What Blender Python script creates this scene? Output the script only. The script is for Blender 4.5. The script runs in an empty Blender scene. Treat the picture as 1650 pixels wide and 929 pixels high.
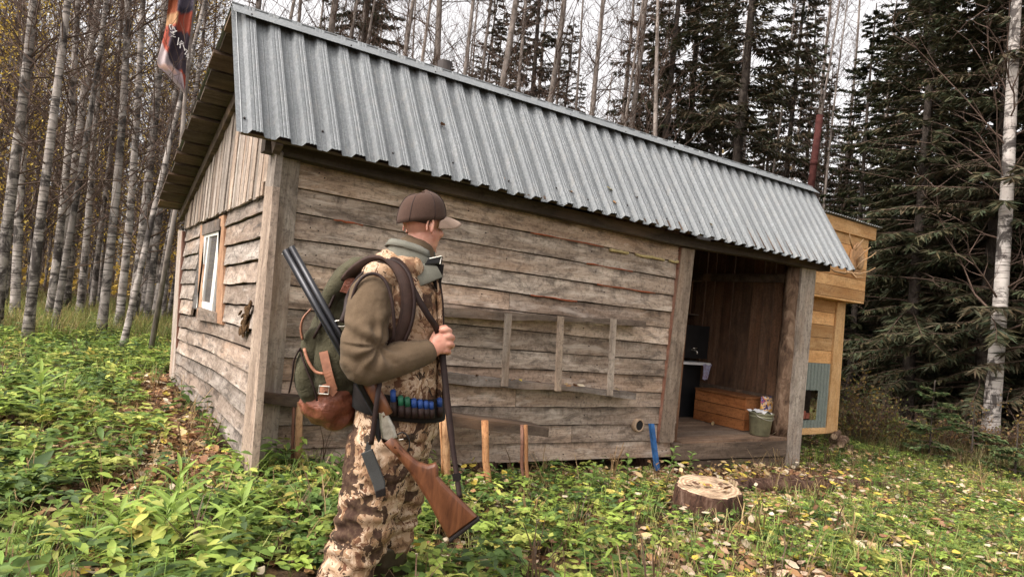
import bpy, math, random
import numpy as np
from mathutils import Vector, Matrix, noise
rnd = random.Random(7); NR = np.random.default_rng(11)
SC = bpy.context.scene; COL = SC.collection
R = math.radians

# ---------------------------------------------------------------- camera
CAM = np.array([-1.05874, -4.65797, 1.29995]); YAW, PITCH, ROLL = .591809, .0326512, -.0978290
FPX, PW, PH = 1032.38, 1650., 929.
def _axes():
    cy, sy, cp, sp = math.cos(YAW), math.sin(YAW), math.cos(PITCH), math.sin(PITCH)
    f = np.array([sy*cp, cy*cp, sp]); r = np.array([cy, -sy, 0.]); u = np.cross(r, f)
    return math.cos(ROLL)*r-math.sin(ROLL)*u, math.cos(ROLL)*u+math.sin(ROLL)*r, f
CR, CU, CF = _axes()
cd = bpy.data.cameras.new('camera'); cam = bpy.data.objects.new('camera', cd); COL.objects.link(cam)
cd.sensor_width = 36; cd.lens = FPX/PW*36; cd.clip_start = .05; cd.clip_end = 2000
m = Matrix(((CR[0], CU[0], -CF[0], CAM[0]), (CR[1], CU[1], -CF[1], CAM[1]), (CR[2], CU[2], -CF[2], CAM[2]), (0, 0, 0, 1)))
cam.matrix_world = m; SC.camera = cam
def ray(px, py): return CF+CR*(px-PW/2)/FPX-CU*(py-PH/2)/FPX
def on(px, py, ax, v):                      # the point of a real plane (axis ax = v) seen at a pixel of the photograph
    d = ray(px, py); t = (v-CAM[ax])/d[ax]; return CAM+d*t

# ---------------------------------------------------------------- world, sun, exposure
SUN_EL, SUN_AZ = R(50), R(272)
w = bpy.data.worlds.new('World'); SC.world = w; w.use_nodes = True
nt = w.node_tree; nt.nodes.clear()
sky = nt.nodes.new('ShaderNodeTexSky'); sky.sky_type = 'NISHITA'; sky.sun_disc = False
sky.sun_elevation = SUN_EL; sky.sun_rotation = SUN_AZ; sky.air_density = 1.0; sky.dust_density = 5.0; sky.ozone_density = 1.0
hs = nt.nodes.new('ShaderNodeHueSaturation'); hs.inputs['Saturation'].default_value = .12; hs.inputs['Value'].default_value = 1.55
mx = nt.nodes.new('ShaderNodeMix'); mx.data_type = 'RGBA'; mx.blend_type = 'MULTIPLY'; mx.inputs[0].default_value = 1; mx.inputs[7].default_value = (1.0, .955, .925, 1)
bg = nt.nodes.new('ShaderNodeBackground'); bg.inputs['Strength'].default_value = .15
out = nt.nodes.new('ShaderNodeOutputWorld')
nt.links.new(sky.outputs[0], hs.inputs['Color']); nt.links.new(hs.outputs[0], mx.inputs[6]); nt.links.new(mx.outputs[2], bg.inputs[0]); nt.links.new(bg.outputs[0], out.inputs[0])
sd = bpy.data.lights.new('sun', 'SUN'); so = bpy.data.objects.new('sun', sd); COL.objects.link(so)
sd.energy = .9; sd.angle = R(40); sd.color = (1, .93, .85)
dv = Vector((math.sin(SUN_AZ)*math.cos(SUN_EL), math.cos(SUN_AZ)*math.cos(SUN_EL), math.sin(SUN_EL)))
so.rotation_euler = dv.to_track_quat('Z', 'Y').to_euler(); so.location = dv*60
SC.view_settings.view_transform = 'Standard'; SC.view_settings.look = 'None'
SC.view_settings.exposure = 0.9; SC.view_settings.gamma = 1; SC.view_settings.use_curve_mapping = False

# ---------------------------------------------------------------- mesh helpers
BASE = {}                                    # object name -> world offset of its root
class MB:
    def __init__(s): s.v = []; s.f = []
    def add(s, vs, fs):
        o = len(s.v); s.v += [tuple(map(float, p)) for p in vs]; s.f += [tuple(i+o for i in q) for q in fs]; return s
    def hexa(s, c):                          # 8 corners: 0-3 one face ring, 4-7 the opposite
        return s.add(c, [(0, 1, 2, 3), (7, 6, 5, 4), (0, 4, 5, 1), (1, 5, 6, 2), (2, 6, 7, 3), (3, 7, 4, 0)])
    def box(s, a, b):
        x0, y0, z0 = a; x1, y1, z1 = b
        return s.hexa([(x0, y0, z0), (x0, y1, z0), (x1, y1, z0), (x1, y0, z0), (x0, y0, z1), (x0, y1, z1), (x1, y1, z1), (x1, y0, z1)])
    def slab(s, q, n, th):                   # quad q with thickness th along -n (q is the outer face)
        n = np.array(n, float); q = [np.array(p, float) for p in q]
        return s.hexa(q+[p-n*th for p in q])
    def tube(s, P, r, sides=10, cap=True, jit=0):
        P = [np.array(p, float) for p in P]; n = len(P); r = [r]*n if np.isscalar(r) else list(r)
        T = [P[min(i+1, n-1)]-P[max(i-1, 0)] for i in range(n)]; T = [t/(np.linalg.norm(t)+1e-9) for t in T]
        ref = np.array([0, 0, 1.]) if abs(T[0][2]) < .9 else np.array([1., 0, 0])
        vs = []; fs = []
        u = np.cross(T[0], ref); u /= np.linalg.norm(u)
        for i in range(n):
            u = u-T[i]*(u@T[i]); u /= np.linalg.norm(u); wv = np.cross(T[i], u)
            for k in range(sides):
                a = 2*math.pi*k/sides; rr = r[i]*(1+jit*(rnd.random()-.5)*2)
                vs.append(P[i]+(u*math.cos(a)+wv*math.sin(a))*rr)
        for i in range(n-1):
            for k in range(sides):
                k2 = (k+1) % sides; fs.append((i*sides+k, i*sides+k2, (i+1)*sides+k2, (i+1)*sides+k))
        if cap: fs += [tuple(range(sides))[::-1], tuple(range((n-1)*sides, n*sides))]
        return s.add(vs, fs)
    def lathe(s, c, prof, sides=20, jit=0, cap=True):   # prof: (radius, z)
        vs = []; fs = []; ph = [rnd.random()*6 for _ in range(4)]
        for (r_, z) in prof:
            for k in range(sides):
                a = 2*math.pi*k/sides; q = r_*(1+jit*(math.sin(3*a+ph[0])+.6*math.sin(5*a+ph[1])+.5*math.sin(9*a+ph[2])))
                vs.append((c[0]+q*math.cos(a), c[1]+q*math.sin(a), c[2]+z))
        n = len(prof)
        for i in range(n-1):
            for k in range(sides):
                k2 = (k+1) % sides; fs.append((i*sides+k, i*sides+k2, (i+1)*sides+k2, (i+1)*sides+k))
        if cap: fs += [tuple(range(sides))[::-1], tuple(range((n-1)*sides, n*sides))]
        return s.add(vs, fs)
    def ell(s, c, ax, ay, az, nu=16, nv=10):
        c, ax, ay, az = [np.array(q, float) for q in (c, ax, ay, az)]; vs = [c+az]; fs = []
        for j in range(1, nv):
            t = math.pi*j/nv
            for i in range(nu):
                a = 2*math.pi*i/nu; vs.append(c+ax*math.sin(t)*math.cos(a)+ay*math.sin(t)*math.sin(a)+az*math.cos(t))
        vs.append(c-az); L = len(vs)-1
        for i in range(nu):
            i2 = (i+1) % nu; fs.append((0, 1+i, 1+i2)); fs.append((L, 1+(nv-2)*nu+i2, 1+(nv-2)*nu+i))
            for j in range(nv-2): fs.append((1+j*nu+i, 1+(j+1)*nu+i, 1+(j+1)*nu+i2, 1+j*nu+i2))
        return s.add(vs, fs)
    def plate(s, poly, n, th, bev=.004):     # planar outline given thickness along n, edges bevelled
        P = [np.array(p, float) for p in poly]; n = np.array(n, float); n /= np.linalg.norm(n); k = len(P)
        area = sum((np.cross(P[i], P[(i+1) % k]) for i in range(k)), np.zeros(3))@n
        sg = 1 if area > 0 else -1; ins = []
        for i in range(k):
            e = P[(i+1) % k]-P[i-1]; nn = np.cross(n, e)*sg; ins.append(P[i]+nn/(np.linalg.norm(nn)+1e-9)*bev)
        rings = [[p+n*th/2 for p in ins], [p+n*(th/2-bev) for p in P], [p-n*(th/2-bev) for p in P], [p-n*th/2 for p in ins]]
        vs = [p for r_ in rings for p in r_]; fs = [tuple(range(k)), tuple(range(3*k, 4*k))[::-1]]
        for j in range(3):
            for i in range(k): i2 = (i+1) % k; fs.append((j*k+i, (j+1)*k+i, (j+1)*k+i2, j*k+i2))
        return s.add(vs, fs)
    def ribbon(s, P, W, wd, th):             # strap swept through P with width directions W
        P = [np.array(p, float) for p in P]; n = len(P); vs = []; fs = []
        wd = [wd]*n if np.isscalar(wd) else wd
        for i in range(n):
            T = P[min(i+1, n-1)]-P[max(i-1, 0)]; T /= np.linalg.norm(T)+1e-9
            wv = np.array(W[i] if isinstance(W, list) else W, float); wv = wv-T*(wv@T); wv /= np.linalg.norm(wv)+1e-9; q = np.cross(T, wv)
            for a, b in ((-1, -1), (1, -1), (1, 1), (-1, 1)): vs.append(P[i]+wv*wd[i]/2*a+q*th/2*b)
        for i in range(n-1):
            for k in range(4): k2 = (k+1) % 4; fs.append((i*4+k, i*4+k2, i*4+4+k2, i*4+4+k))
        fs += [(3, 2, 1, 0), tuple(range(4*n-4, 4*n))]
        return s.add(vs, fs)
    def board(s, B, T, n, th, seg=6, wb=.006, wt=.004, lap=0.0, tilt=0.0):
        """plank: lower edge B(t), upper edge T(t) (functions of 0..1), outward normal n; waney edges."""
        n = np.array(n, float); vs = []; fs = []
        for i in range(seg+1):
            t = i/seg; b = np.array(B(t), float); tp = np.array(T(t), float); up = tp-b; up /= np.linalg.norm(up)+1e-9
            b = b+up*(rnd.random()-.5)*2*wb; tp = tp+up*(rnd.random()-.5)*2*wt+up*lap
            f1, f2 = b+n*tilt, tp
            vs += [f1, f2, f2-n*th, f1-n*th]
        for i in range(seg):
            for k in range(4): k2 = (k+1) % 4; fs.append((i*4+k, i*4+k2, i*4+4+k2, i*4+4+k))
        fs += [(3, 2, 1, 0), tuple(range(4*seg, 4*seg+4))]
        return s.add(vs, fs)
def root_off(o):
    while o.parent: o = o.parent
    return o.location
def fix_normals(me):
    import bmesh
    b = bmesh.new(); b.from_mesh(me); bmesh.ops.recalc_face_normals(b, faces=b.faces); b.to_mesh(me); b.free()
def obj(name, mb, mat, parent=None, smooth=False, loc=None, label=None):
    me = bpy.data.meshes.new(name)
    off = np.array(root_off(parent)) if parent else (np.array(loc, float) if loc is not None else np.zeros(3))
    V = np.array(mb.v)-off
    me.from_pydata(V.tolist(), [], mb.f); fix_normals(me)
    if smooth: me.polygons.foreach_set('use_smooth', [True]*len(me.polygons))
    me.materials.append(mat); o = bpy.data.objects.new(name, me); COL.objects.link(o)
    if parent: o.parent = parent
    elif loc is not None: o.location = loc
    if label: o['label'] = label
    if name == 'board':                      # 0 at the lower edge of a plank, 1 at its upper edge (rot creeps down from the joint above)
        n = len(V); e = np.zeros((n, 4), np.float32); e[:, 3] = 1; i = np.arange(n) % 4; e[(i == 1) | (i == 2), :3] = 1
        me.color_attributes.new('edge', 'FLOAT_COLOR', 'POINT').data.foreach_set('color', e.ravel())
    return o
def thing(name, label, cat, loc=(0, 0, 0), group=None):
    o = bpy.data.objects.new(name, None); COL.objects.link(o); o.location = [float(q) for q in loc]; o.empty_display_size = .1
    o['label'] = label; o['category'] = cat
    if group: o['group'] = group
    return o
def tag(o, label=None, cat=None, group=None, kind=None):
    for k, v in (('label', label), ('category', cat), ('group', group), ('kind', kind)):
        if v: o[k] = v
    return o
def fast_mesh(name, V, F, mat, col=None, smooth=False):   # numpy mesh: F is (n,3) or (n,4)
    V = np.ascontiguousarray(V, dtype=np.float32); F = np.ascontiguousarray(F, dtype=np.int32); k = F.shape[1]
    me = bpy.data.meshes.new(name); me.vertices.add(len(V)); me.vertices.foreach_set('co', V.ravel())
    me.loops.add(F.size); me.loops.foreach_set('vertex_index', F.ravel())
    me.polygons.add(len(F)); me.polygons.foreach_set('loop_start', np.arange(0, F.size, k, dtype=np.int32))
    if smooth: me.polygons.foreach_set('use_smooth', np.ones(len(F), dtype=bool))
    if col is not None:
        a = me.color_attributes.new('Col', 'FLOAT_COLOR', 'POINT'); c4 = np.ones((len(V), 4), np.float32); c4[:, :3] = col; a.data.foreach_set('color', c4.ravel())
    me.update(calc_edges=True); me.validate(); me.materials.append(mat); return me
def lerp(a, b, t): return np.array(a, float)*(1-t)+np.array(b, float)*t
def ground_z(x, y):
    x = np.asarray(x, float); y = np.asarray(y, float)
    z = -.052*np.clip(x, 0, 11)+.02*np.clip(-x-2, 0, 40)
    z = z+.025*np.sin(x*1.7+y*.6)*np.cos(y*1.3-x*.4)+.04*np.sin(x*.33+1)*np.sin(y*.29)
    return z
# ---------------------------------------------------------------- materials
class NT:
    def __init__(s, name, rough=.8, metal=0, spec=.3):
        s.m = bpy.data.materials.new(name); s.m.use_nodes = True; s.t = s.m.node_tree; s.b = s.t.nodes['Principled BSDF']
        s.b.inputs['Roughness'].default_value = rough; s.b.inputs['Metallic'].default_value = metal; s.b.inputs['Specular IOR Level'].default_value = spec
    def n(s, typ, **kw):
        x = s.t.nodes.new(typ)
        for k, v in kw.items(): setattr(x, k, v)
        return x
    def l(s, a, b): s.t.links.new(a, b)
    def coords(s, scale=(1, 1, 1), obj=True, rand=True):
        tc = s.n('ShaderNodeTexCoord'); mp = s.n('ShaderNodeMapping'); mp.inputs['Scale'].default_value = scale
        src = tc.outputs['Object']
        if rand:
            oi = s.n('ShaderNodeObjectInfo'); mu = s.n('ShaderNodeMath', operation='MULTIPLY'); mu.inputs[1].default_value = 57.3; s.l(oi.outputs['Random'], mu.inputs[0])
            ad = s.n('ShaderNodeVectorMath', operation='ADD'); s.l(src, ad.inputs[0]); s.l(mu.outputs[0], ad.inputs[1]); src = ad.outputs[0]
        s.l(src, mp.inputs[0]); return mp.outputs[0]
    def noise(s, vec, scale=1, detail=4, rough=.6, dist=0):
        x = s.n('ShaderNodeTexNoise'); x.inputs['Scale'].default_value = scale; x.inputs['Detail'].default_value = detail
        x.inputs['Roughness'].default_value = rough; x.inputs['Distortion'].default_value = dist; s.l(vec, x.inputs['Vector']); return x.outputs['Fac']
    def ramp(s, fac, stops, interp='LINEAR'):
        x = s.n('ShaderNodeValToRGB'); cr = x.color_ramp; cr.interpolation = interp
        while len(cr.elements) < len(stops): cr.elements.new(.5)
        for e, (p, c) in zip(cr.elements, stops): e.position = p; e.color = (*c, 1) if not np.isscalar(c) else (c, c, c, 1)
        s.l(fac, x.inputs[0]); return x.outputs[0]
    def mix(s, fac, a, b, mode='MIX'):
        x = s.n('ShaderNodeMix'); x.data_type = 'RGBA'; x.blend_type = mode; x.clamp_factor = True
        for v, i in ((fac, 0), (a, 6), (b, 7)):
            if hasattr(v, 'links'): s.l(v, x.inputs[i])
            elif i == 0: x.inputs[0].default_value = v
            else: x.inputs[i].default_value = (*v, 1) if not np.isscalar(v) else (v, v, v, 1)
        return x.outputs[2]
    def bump(s, h, strength=.4, dist=.01):
        x = s.n('ShaderNodeBump'); x.inputs['Strength'].default_value = strength; x.inputs['Distance'].default_value = dist; s.l(h, x.inputs['Height']); s.l(x.outputs[0], s.b.inputs['Normal'])
    def col(s, c):
        if hasattr(c, 'links'): s.l(c, s.b.inputs['Base Color'])
        else: s.b.inputs['Base Color'].default_value = (*c, 1)
        return s
def ax_scale(ax, along, across): v = [across]*3; v['xyz'.index(ax)] = along; return tuple(v)
def wood(name, ax, dark, mid, light, stain=.6, stain_col=(.045, .032, .025), warm=(.40, .255, .165), rough=.85, blotch=0):
    M = NT(name, rough, spec=.2)
    g = M.noise(M.coords(ax_scale(ax, 1.3, 24)), 1, 7, .65, .7)
    p = M.noise(M.coords(ax_scale(ax, 1.1, 4.5)), 1, 6, .7, .4)
    fine = M.noise(M.coords(ax_scale(ax, 6, 130)), 1, 3, .6)
    c = M.ramp(g, [(.28, dark), (.45, mid), (.66, light)])
    c2 = M.ramp(p, [(.3, dark), (.48, mid), (.62, light)])
    c = M.mix(.6, c, c2)
    s3 = M.noise(M.coords(ax_scale(ax, 2.6, 7)), 1, 5, .7, 1.2)
    c = M.mix(M.ramp(s3, [(.50, 0.), (.66, stain)]), c, stain_col)
    s5 = M.noise(M.coords((34, 34, 34)), 1, 5, .75)
    c = M.mix(M.ramp(s5, [(.34, .55), (.5, 0.)]), c, stain_col)
    s4 = M.noise(M.coords(ax_scale(ax, .9, 3.)), 1, 3, .5, .3)
    c = M.mix(M.ramp(s4, [(.55, 0.), (.75, .5)]), c, warm)
    oh = M.n('ShaderNodeObjectInfo'); fr = M.n('ShaderNodeMath', operation='FRACT'); mu7 = M.n('ShaderNodeMath', operation='MULTIPLY'); mu7.inputs[1].default_value = 7.31; M.l(oh.outputs['Random'], mu7.inputs[0]); M.l(mu7.outputs[0], fr.inputs[0]); c = M.mix(1., c, M.ramp(fr.outputs[0], [(0., (1.05, .96, .88)), (.5, (1, .985, .97)), (1., (.92, .95, .97))]), 'MULTIPLY')
    if blotch:
        s6 = M.noise(M.coords(ax_scale(ax, 3.2, 11)), 1, 7, .75, .9); c = M.mix(M.ramp(s6, [(.52, 0.), (.62, .75 if blotch > 1 else .5)]), c, (.05, .042, .038)); s7 = M.noise(M.coords(ax_scale(ax, 2.1, 9)), 1, 6, .7, .6); c = M.mix(M.ramp(s7, [(.54, 0.), (.68, .65)]), c, tuple(min(1, q*1.15) for q in light))
        ev = M.n('ShaderNodeVertexColor'); ev.layer_name = 'edge'; s8 = M.noise(M.coords(ax_scale(ax, 4.5, 1.2)), 1, 6, .75, .4)
        ma = M.n('ShaderNodeMath', operation='MULTIPLY_ADD'); ma.inputs[1].default_value = .42; M.l(ev.outputs['Color'], ma.inputs[0]); M.l(s8, ma.inputs[2])
        c = M.mix(M.ramp(ma.outputs[0], [(.82, 0.), (1.0, .6)]), c, (.04, .031, .026))
    oi = M.n('ShaderNodeObjectInfo'); br = M.ramp(oi.outputs['Random'], [(0., .62), (1., 1.18)])
    c = M.mix(1., c, br, 'MULTIPLY')
    c = M.mix(M.ramp(fine, [(.3, .35), (.55, 0.)]), c, dark)
    M.col(c); hb = M.mix(.5, g, fine); M.bump(hb, .7, .006); return M.m
W3 = dict(dark=(.125, .084, .06), mid=(.40, .306, .235), light=(.65, .55, .46))
wood_x = wood('weathered_wood_x', 'x', **W3, stain=.6, blotch=1)
wood_y = wood('weathered_wood_y', 'y', (.12, .09, .072), (.3, .245, .205), (.5, .435, .38), .65, blotch=2)
wood_z = wood('weathered_wood_z', 'z', (.13, .1, .08), (.33, .27, .225), (.54, .47, .41), .5)
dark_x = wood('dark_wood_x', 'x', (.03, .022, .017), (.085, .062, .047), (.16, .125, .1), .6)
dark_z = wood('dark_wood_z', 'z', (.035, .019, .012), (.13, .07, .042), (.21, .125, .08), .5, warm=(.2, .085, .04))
grey_x = wood('grey_wood_x', 'x', (.05, .039, .032), (.14, .112, .094), (.27, .23, .2), .5)
grey_z = wood('grey_wood_z', 'z', (.1, .078, .062), (.29, .235, .19), (.48, .41, .345), .5)
N3 = dict(dark=(.36, .17, .065), mid=(.62, .36, .155), light=(.78, .52, .27))
new_x = wood('new_wood_x', 'x', **N3, stain=.4, stain_col=(.24, .11, .045), warm=(.66, .33, .12))
new_z = wood('new_wood_z', 'z', **N3, stain=.4, stain_col=(.24, .11, .045), warm=(.66, .33, .12))
stake_z = wood('peeled_stake_z', 'z', (.2, .085, .04), (.42, .215, .1), (.58, .36, .2), .55, (.12, .05, .03))
chest_x = wood('stained_chest', 'y', (.14, .05, .018), (.3, .115, .04), (.42, .18, .07), .4, (.05, .02, .01), warm=(.36, .13, .04))
red_z = wood('red_brown_trim', 'z', (.09, .035, .022), (.2, .085, .055), (.32, .19, .14), .5)
jamb_z = wood('warm_jamb_wood', 'z', (.17, .085, .045), (.36, .21, .13), (.52, .36, .25), .4)

def simple(name, c, rough=.7, metal=0, spec=.4, var=.25, scale=12, bump=.2, bd=.004, c2=None):
    M = NT(name, rough, metal, spec); v = M.coords((scale,)*3); n = M.noise(v, 1, 5, .65)
    lo = tuple(q*(1-var) for q in c); hi = tuple(min(1, q*(1+var)) for q in (c2 or c))
    M.col(M.ramp(n, [(.3, lo), (.7, hi)]));
    if bump: M.bump(M.noise(M.coords((scale*4,)*3), 1, 3, .6), bump, bd)
    return M.m
def galvanised(name, a, b, cc):
    M = NT(name, .55, .15, .35)
    v = M.n('ShaderNodeTexVoronoi'); v.inputs['Scale'].default_value = 1; M.l(M.coords((110, 110, 60)), v.inputs['Vector'])
    n = M.noise(M.coords((1.6, 1.6, .8)), 1, 5, .7, .5)
    c = M.ramp(v.outputs['Color'], [(0., a), (.5, b), (1., cc)])
    c = M.mix(M.ramp(n, [(.35, .45), (.65, 0.)]), c, tuple(q*.62 for q in b))
    st = M.noise(M.coords((14, 14, 1.2)), 1, 6, .75); c = M.mix(M.ramp(st, [(.52, 0.), (.75, .3)]), c, (.33, .3, .26))
    M.col(c); r_ = M.ramp(v.outputs['Color'], [(0., .5), (1., .68)]); M.l(r_, M.b.inputs['Roughness']); M.bump(M.noise(M.coords((5, 5, 3)), 1, 3, .5), .25, .01); return M.m
galv = galvanised('galvanised_steel', (.125, .135, .141), (.178, .19, .196), (.26, .272, .277))
galv_dull = galvanised('dull_green_sheet', (.16, .19, .17), (.22, .25, .22), (.3, .33, .29))
rust = simple('rusted_steel', (.045, .016, .014), .95, 0, .08, .45, 9, .4)
black_pipe = simple('sooty_pipe', (.03, .024, .022), .7, .2, .3, .4, 10)
black_enamel = simple('black_enamel', (.012, .012, .013), .3, 0, .5, .3, 6, .05)
silver = simple('bright_steel', (.55, .52, .46), .35, .9, .5, .2, 30, .1)
gunmetal = simple('blued_steel', (.016, .016, .019), .28, .5, .6, .3, 40, .05)
dark_cavity = simple('cavity_shade', (.012, .01, .009), .95)  # near-black colour painted as the shade inside holes and enclosed spaces
nail_m = simple('nail_heads', (.03, .022, .02), .6, .5)
foam = simple('yellow_foam', (.5, .4, .2), .9, 0, .2, .2, 40, .5, .01)
blue_paint = simple('blue_paint', (.025, .1, .26), .6, 0, .35, .5, 14, .4)
white_frame = simple('white_window_frame', (.66, .64, .6), .5, 0, .4, .12, 15)
bucket_m = simple('green_enamel_bucket', (.24, .235, .15), .35, .25, .5, .4, 7, .1)
white_rag = simple('white_rag', (.62, .6, .6), .9, 0, .2, .15, 30, .3)
red_bottle = simple('red_plastic', (.25, .03, .035), .4)
pink_cloth = simple('pink_cloth', (.4, .2, .22), .9, 0, .2, .5, 30, .3, c2=(.25, .28, .4))
bone = simple('antler_bone', (.3, .19, .1), .6, 0, .3, .35, 22, .3)
plaque_m = simple('cut_wood_disc', (.42, .24, .12), .7, 0, .3, .35, 20, .3)
def glassy(name, c):
    M = NT(name, .06, 0, .6); v = M.coords((2, 2, 2)); M.col(M.ramp(M.noise(v, 1, 3), [(.3, tuple(q*.6 for q in c)), (.7, c)])); return M.m
pane_m = glassy('window_glass', (.16, .15, .145))
# cut face with rings
def endgrain():
    M = NT('stump_cut_face', .8, 0, .2); tc = M.n('ShaderNodeTexCoord'); sp = M.n('ShaderNodeTexWave', wave_type='RINGS', rings_direction='Z')
    sp.inputs['Scale'].default_value = 9; sp.inputs['Distortion'].default_value = 5; sp.inputs['Detail'].default_value = 4; M.l(tc.outputs['Object'], sp.inputs['Vector'])
    n = M.noise(M.coords((8, 8, 8)), 1, 6, .7); c = M.ramp(sp.outputs['Fac'], [(0., (.36, .24, .15)), (1., (.62, .46, .31))])
    c = M.mix(M.ramp(n, [(.42, 0.), (.62, .8)]), c, (.13, .085, .055)); M.col(c); M.bump(sp.outputs['Fac'], .3, .005); return M.m
cut_m = endgrain()
def bark(name, dark, mid, light, sx=16, sz=3.5, bd=.03, st=1.0):
    M = NT(name, .9, 0, .15); v = M.coords((sx, sx, sz)); a = M.noise(v, 1, 6, .7, .8); b_ = M.noise(M.coords((3, 3, 1.5)), 1, 4, .6)
    c = M.ramp(a, [(.34, dark), (.5, mid), (.7, light)]); c = M.mix(M.ramp(b_, [(.4, 0.), (.7, .5)]), c, dark); M.col(c); M.bump(a, st, bd); return M.m
stump_bark = bark('stump_bark', (.022, .013, .01), (.085, .045, .03), (.2, .13, .095), 18, 4)
log_bark = bark('log_post_bark', (.04, .024, .016), (.16, .1, .066), (.33, .23, .16), 9, 4)
spruce_bark = bark('spruce_bark', (.022, .017, .014), (.06, .048, .04), (.115, .095, .08), 8, 5)
aspen_bark = bark('grey_aspen_bark', (.09, .075, .063), (.24, .2, .175), (.38, .33, .295), 6, 3, .01, .4)
def birchbark():
    M = NT('birch_bark', .75, 0, .2)
    l = M.noise(M.coords((2.2, 2.2, 26)), 1, 4, .6, .3); p = M.noise(M.coords((2.2, 2.2, 1.9)), 1, 6, .75, .8); q = M.noise(M.coords((5, 5, 4)), 1, 4, .6)
    c = M.ramp(q, [(.3, (.24, .2, .175)), (.7, (.5, .45, .41))])
    c = M.mix(M.ramp(l, [(.53, 0.), (.6, .85)]), c, (.05, .04, .036))
    c = M.mix(M.ramp(p, [(.48, 0.), (.58, .92)]), c, (.035, .028, .025))
    c = M.mix(1., c, M.ramp(M.n('ShaderNodeObjectInfo').outputs['Random'], [(0., .62), (1., 1.1)]), 'MULTIPLY')
    M.col(c); M.bump(l, .4, .01); return M.m
birch_m = birchbark()
white_birch = birch_m.copy(); white_birch.name = 'white_birch_bark'
for n_ in white_birch.node_tree.nodes:
    if n_.type == 'VALTORGB' and abs(n_.color_ramp.elements[1].color[0]-.5) < .01: n_.color_ramp.elements[0].color = (.33, .29, .26, 1); n_.color_ramp.elements[1].color = (.54, .5, .46, 1)
    if n_.type == 'VALTORGB' and abs(n_.color_ramp.elements[0].position-.48) < .001: n_.color_ramp.elements[0].position, n_.color_ramp.elements[1].position = .50, .58
    if n_.type == 'VALTORGB' and abs(n_.color_ramp.elements[1].color[0]-1.1) < .01: n_.color_ramp.elements[0].color = (1, 1, 1, 1)
twig_m = simple('twig_bark', (.1, .066, .05), .85, 0, .2, .3, 3, 0)
def leafmat(name, trans=.35, rough=.5, spec=.3):
    m = bpy.data.materials.new(name); m.use_nodes = True; t = m.node_tree; b = t.nodes['Principled BSDF']; b.inputs['Roughness'].default_value = rough; b.inputs['Specular IOR Level'].default_value = spec
    at = t.nodes.new('ShaderNodeVertexColor'); at.layer_name = 'Col'; t.links.new(at.outputs[0], b.inputs['Base Color'])
    tr = t.nodes.new('ShaderNodeBsdfTranslucent'); t.links.new(at.outputs[0], tr.inputs[0]); mx = t.nodes.new('ShaderNodeMixShader'); mx.inputs[0].default_value = trans
    t.links.new(b.outputs[0], mx.inputs[1]); t.links.new(tr.outputs[0], mx.inputs[2]); t.links.new(mx.outputs[0], t.nodes['Material Output'].inputs[0]); return m
leaf_m = leafmat('leaf'); needle_m = leafmat('needles', .15, .6, .2); litter_m = leafmat('fallen_leaf', .15, .7, .2)
def vcol(name, rough=.8):
    M = NT(name, rough); at = M.n('ShaderNodeVertexColor'); at.layer_name = 'Col'; M.l(at.outputs[0], M.b.inputs['Base Color']); return M.m
print_m = vcol('printed_cloth', .85)
def soil():
    M = NT('forest_soil', .95, 0, .1); a = M.noise(M.coords((5, 5, 5), rand=False), 1, 8, .7); b_ = M.noise(M.coords((.7, .7, .7), rand=False), 1, 5, .6); v = M.n('ShaderNodeTexVoronoi'); v.inputs['Scale'].default_value = 26; M.l(M.coords(rand=False), v.inputs['Vector'])
    c = M.ramp(a, [(.3, (.025, .016, .011)), (.5, (.065, .042, .027)), (.72, (.14, .095, .06))])
    c = M.mix(M.ramp(b_, [(.45, 0.), (.65, .5)]), c, (.045, .06, .02)); lv = M.ramp(v.outputs['Color'], [(.55, 0.), (.75, .5)]); c = M.mix(lv, c, (.2, .12, .06)); M.col(c); M.bump(a, 1, .05); return M.m
soil_m = soil()
# clothing
def camo():
    M = NT('camouflage_cloth', .9, 0, .15); co = M.coords((1, 1, .85), rand=False)
    dn = M.n('ShaderNodeTexNoise'); dn.inputs['Scale'].default_value = 14; dn.inputs['Detail'].default_value = 4; M.l(co, dn.inputs['Vector'])
    sub = M.n('ShaderNodeVectorMath', operation='SCALE'); sub.inputs['Scale'].default_value = .07; M.l(dn.outputs['Color'], sub.inputs[0]); ad = M.n('ShaderNodeVectorMath', operation='ADD'); M.l(co, ad.inputs[0]); M.l(sub.outputs[0], ad.inputs[1]); wv = ad.outputs[0]
    a = M.noise(wv, 9, 4, .65, .8); b_ = M.noise(wv, 18, 4, .65, 1.5)
    s2 = M.n('ShaderNodeVectorMath', operation='ADD'); s2.inputs[1].default_value = (4.1, 7.3, 2.2); M.l(wv, s2.inputs[0]); d_ = M.noise(s2.outputs[0], 14, 4, .65, 1.2); e_ = M.noise(s2.outputs[0], 5.5, 4, .6, .8)
    c = M.ramp(a, [(0., (.13, .07, .04)), (.40, (.26, .155, .088)), (.47, (.38, .255, .165)), (.545, (.5, .37, .265)), (.60, (.26, .16, .092))], 'CONSTANT')
    c = M.mix(M.ramp(b_, [(0., 0.), (.56, 1.)], 'CONSTANT'), c, (.12, .055, .032))
    c = M.mix(M.ramp(d_, [(0., 0.), (.585, 1.)], 'CONSTANT'), c, (.028, .018, .014))
    c = M.mix(M.ramp(e_, [(0., 0.), (.56, 1.)], 'CONSTANT'), c, (.045, .024, .017))
    c = M.mix(M.ramp(M.noise(co, 60, 3, .6), [(.4, 0.), (.7, .25)]), c, (.25, .17, .1))
    M.col(c); M.bump(M.noise(co, 40, 4, .6), .5, .006); return M.m
camo_m = camo()
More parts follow.
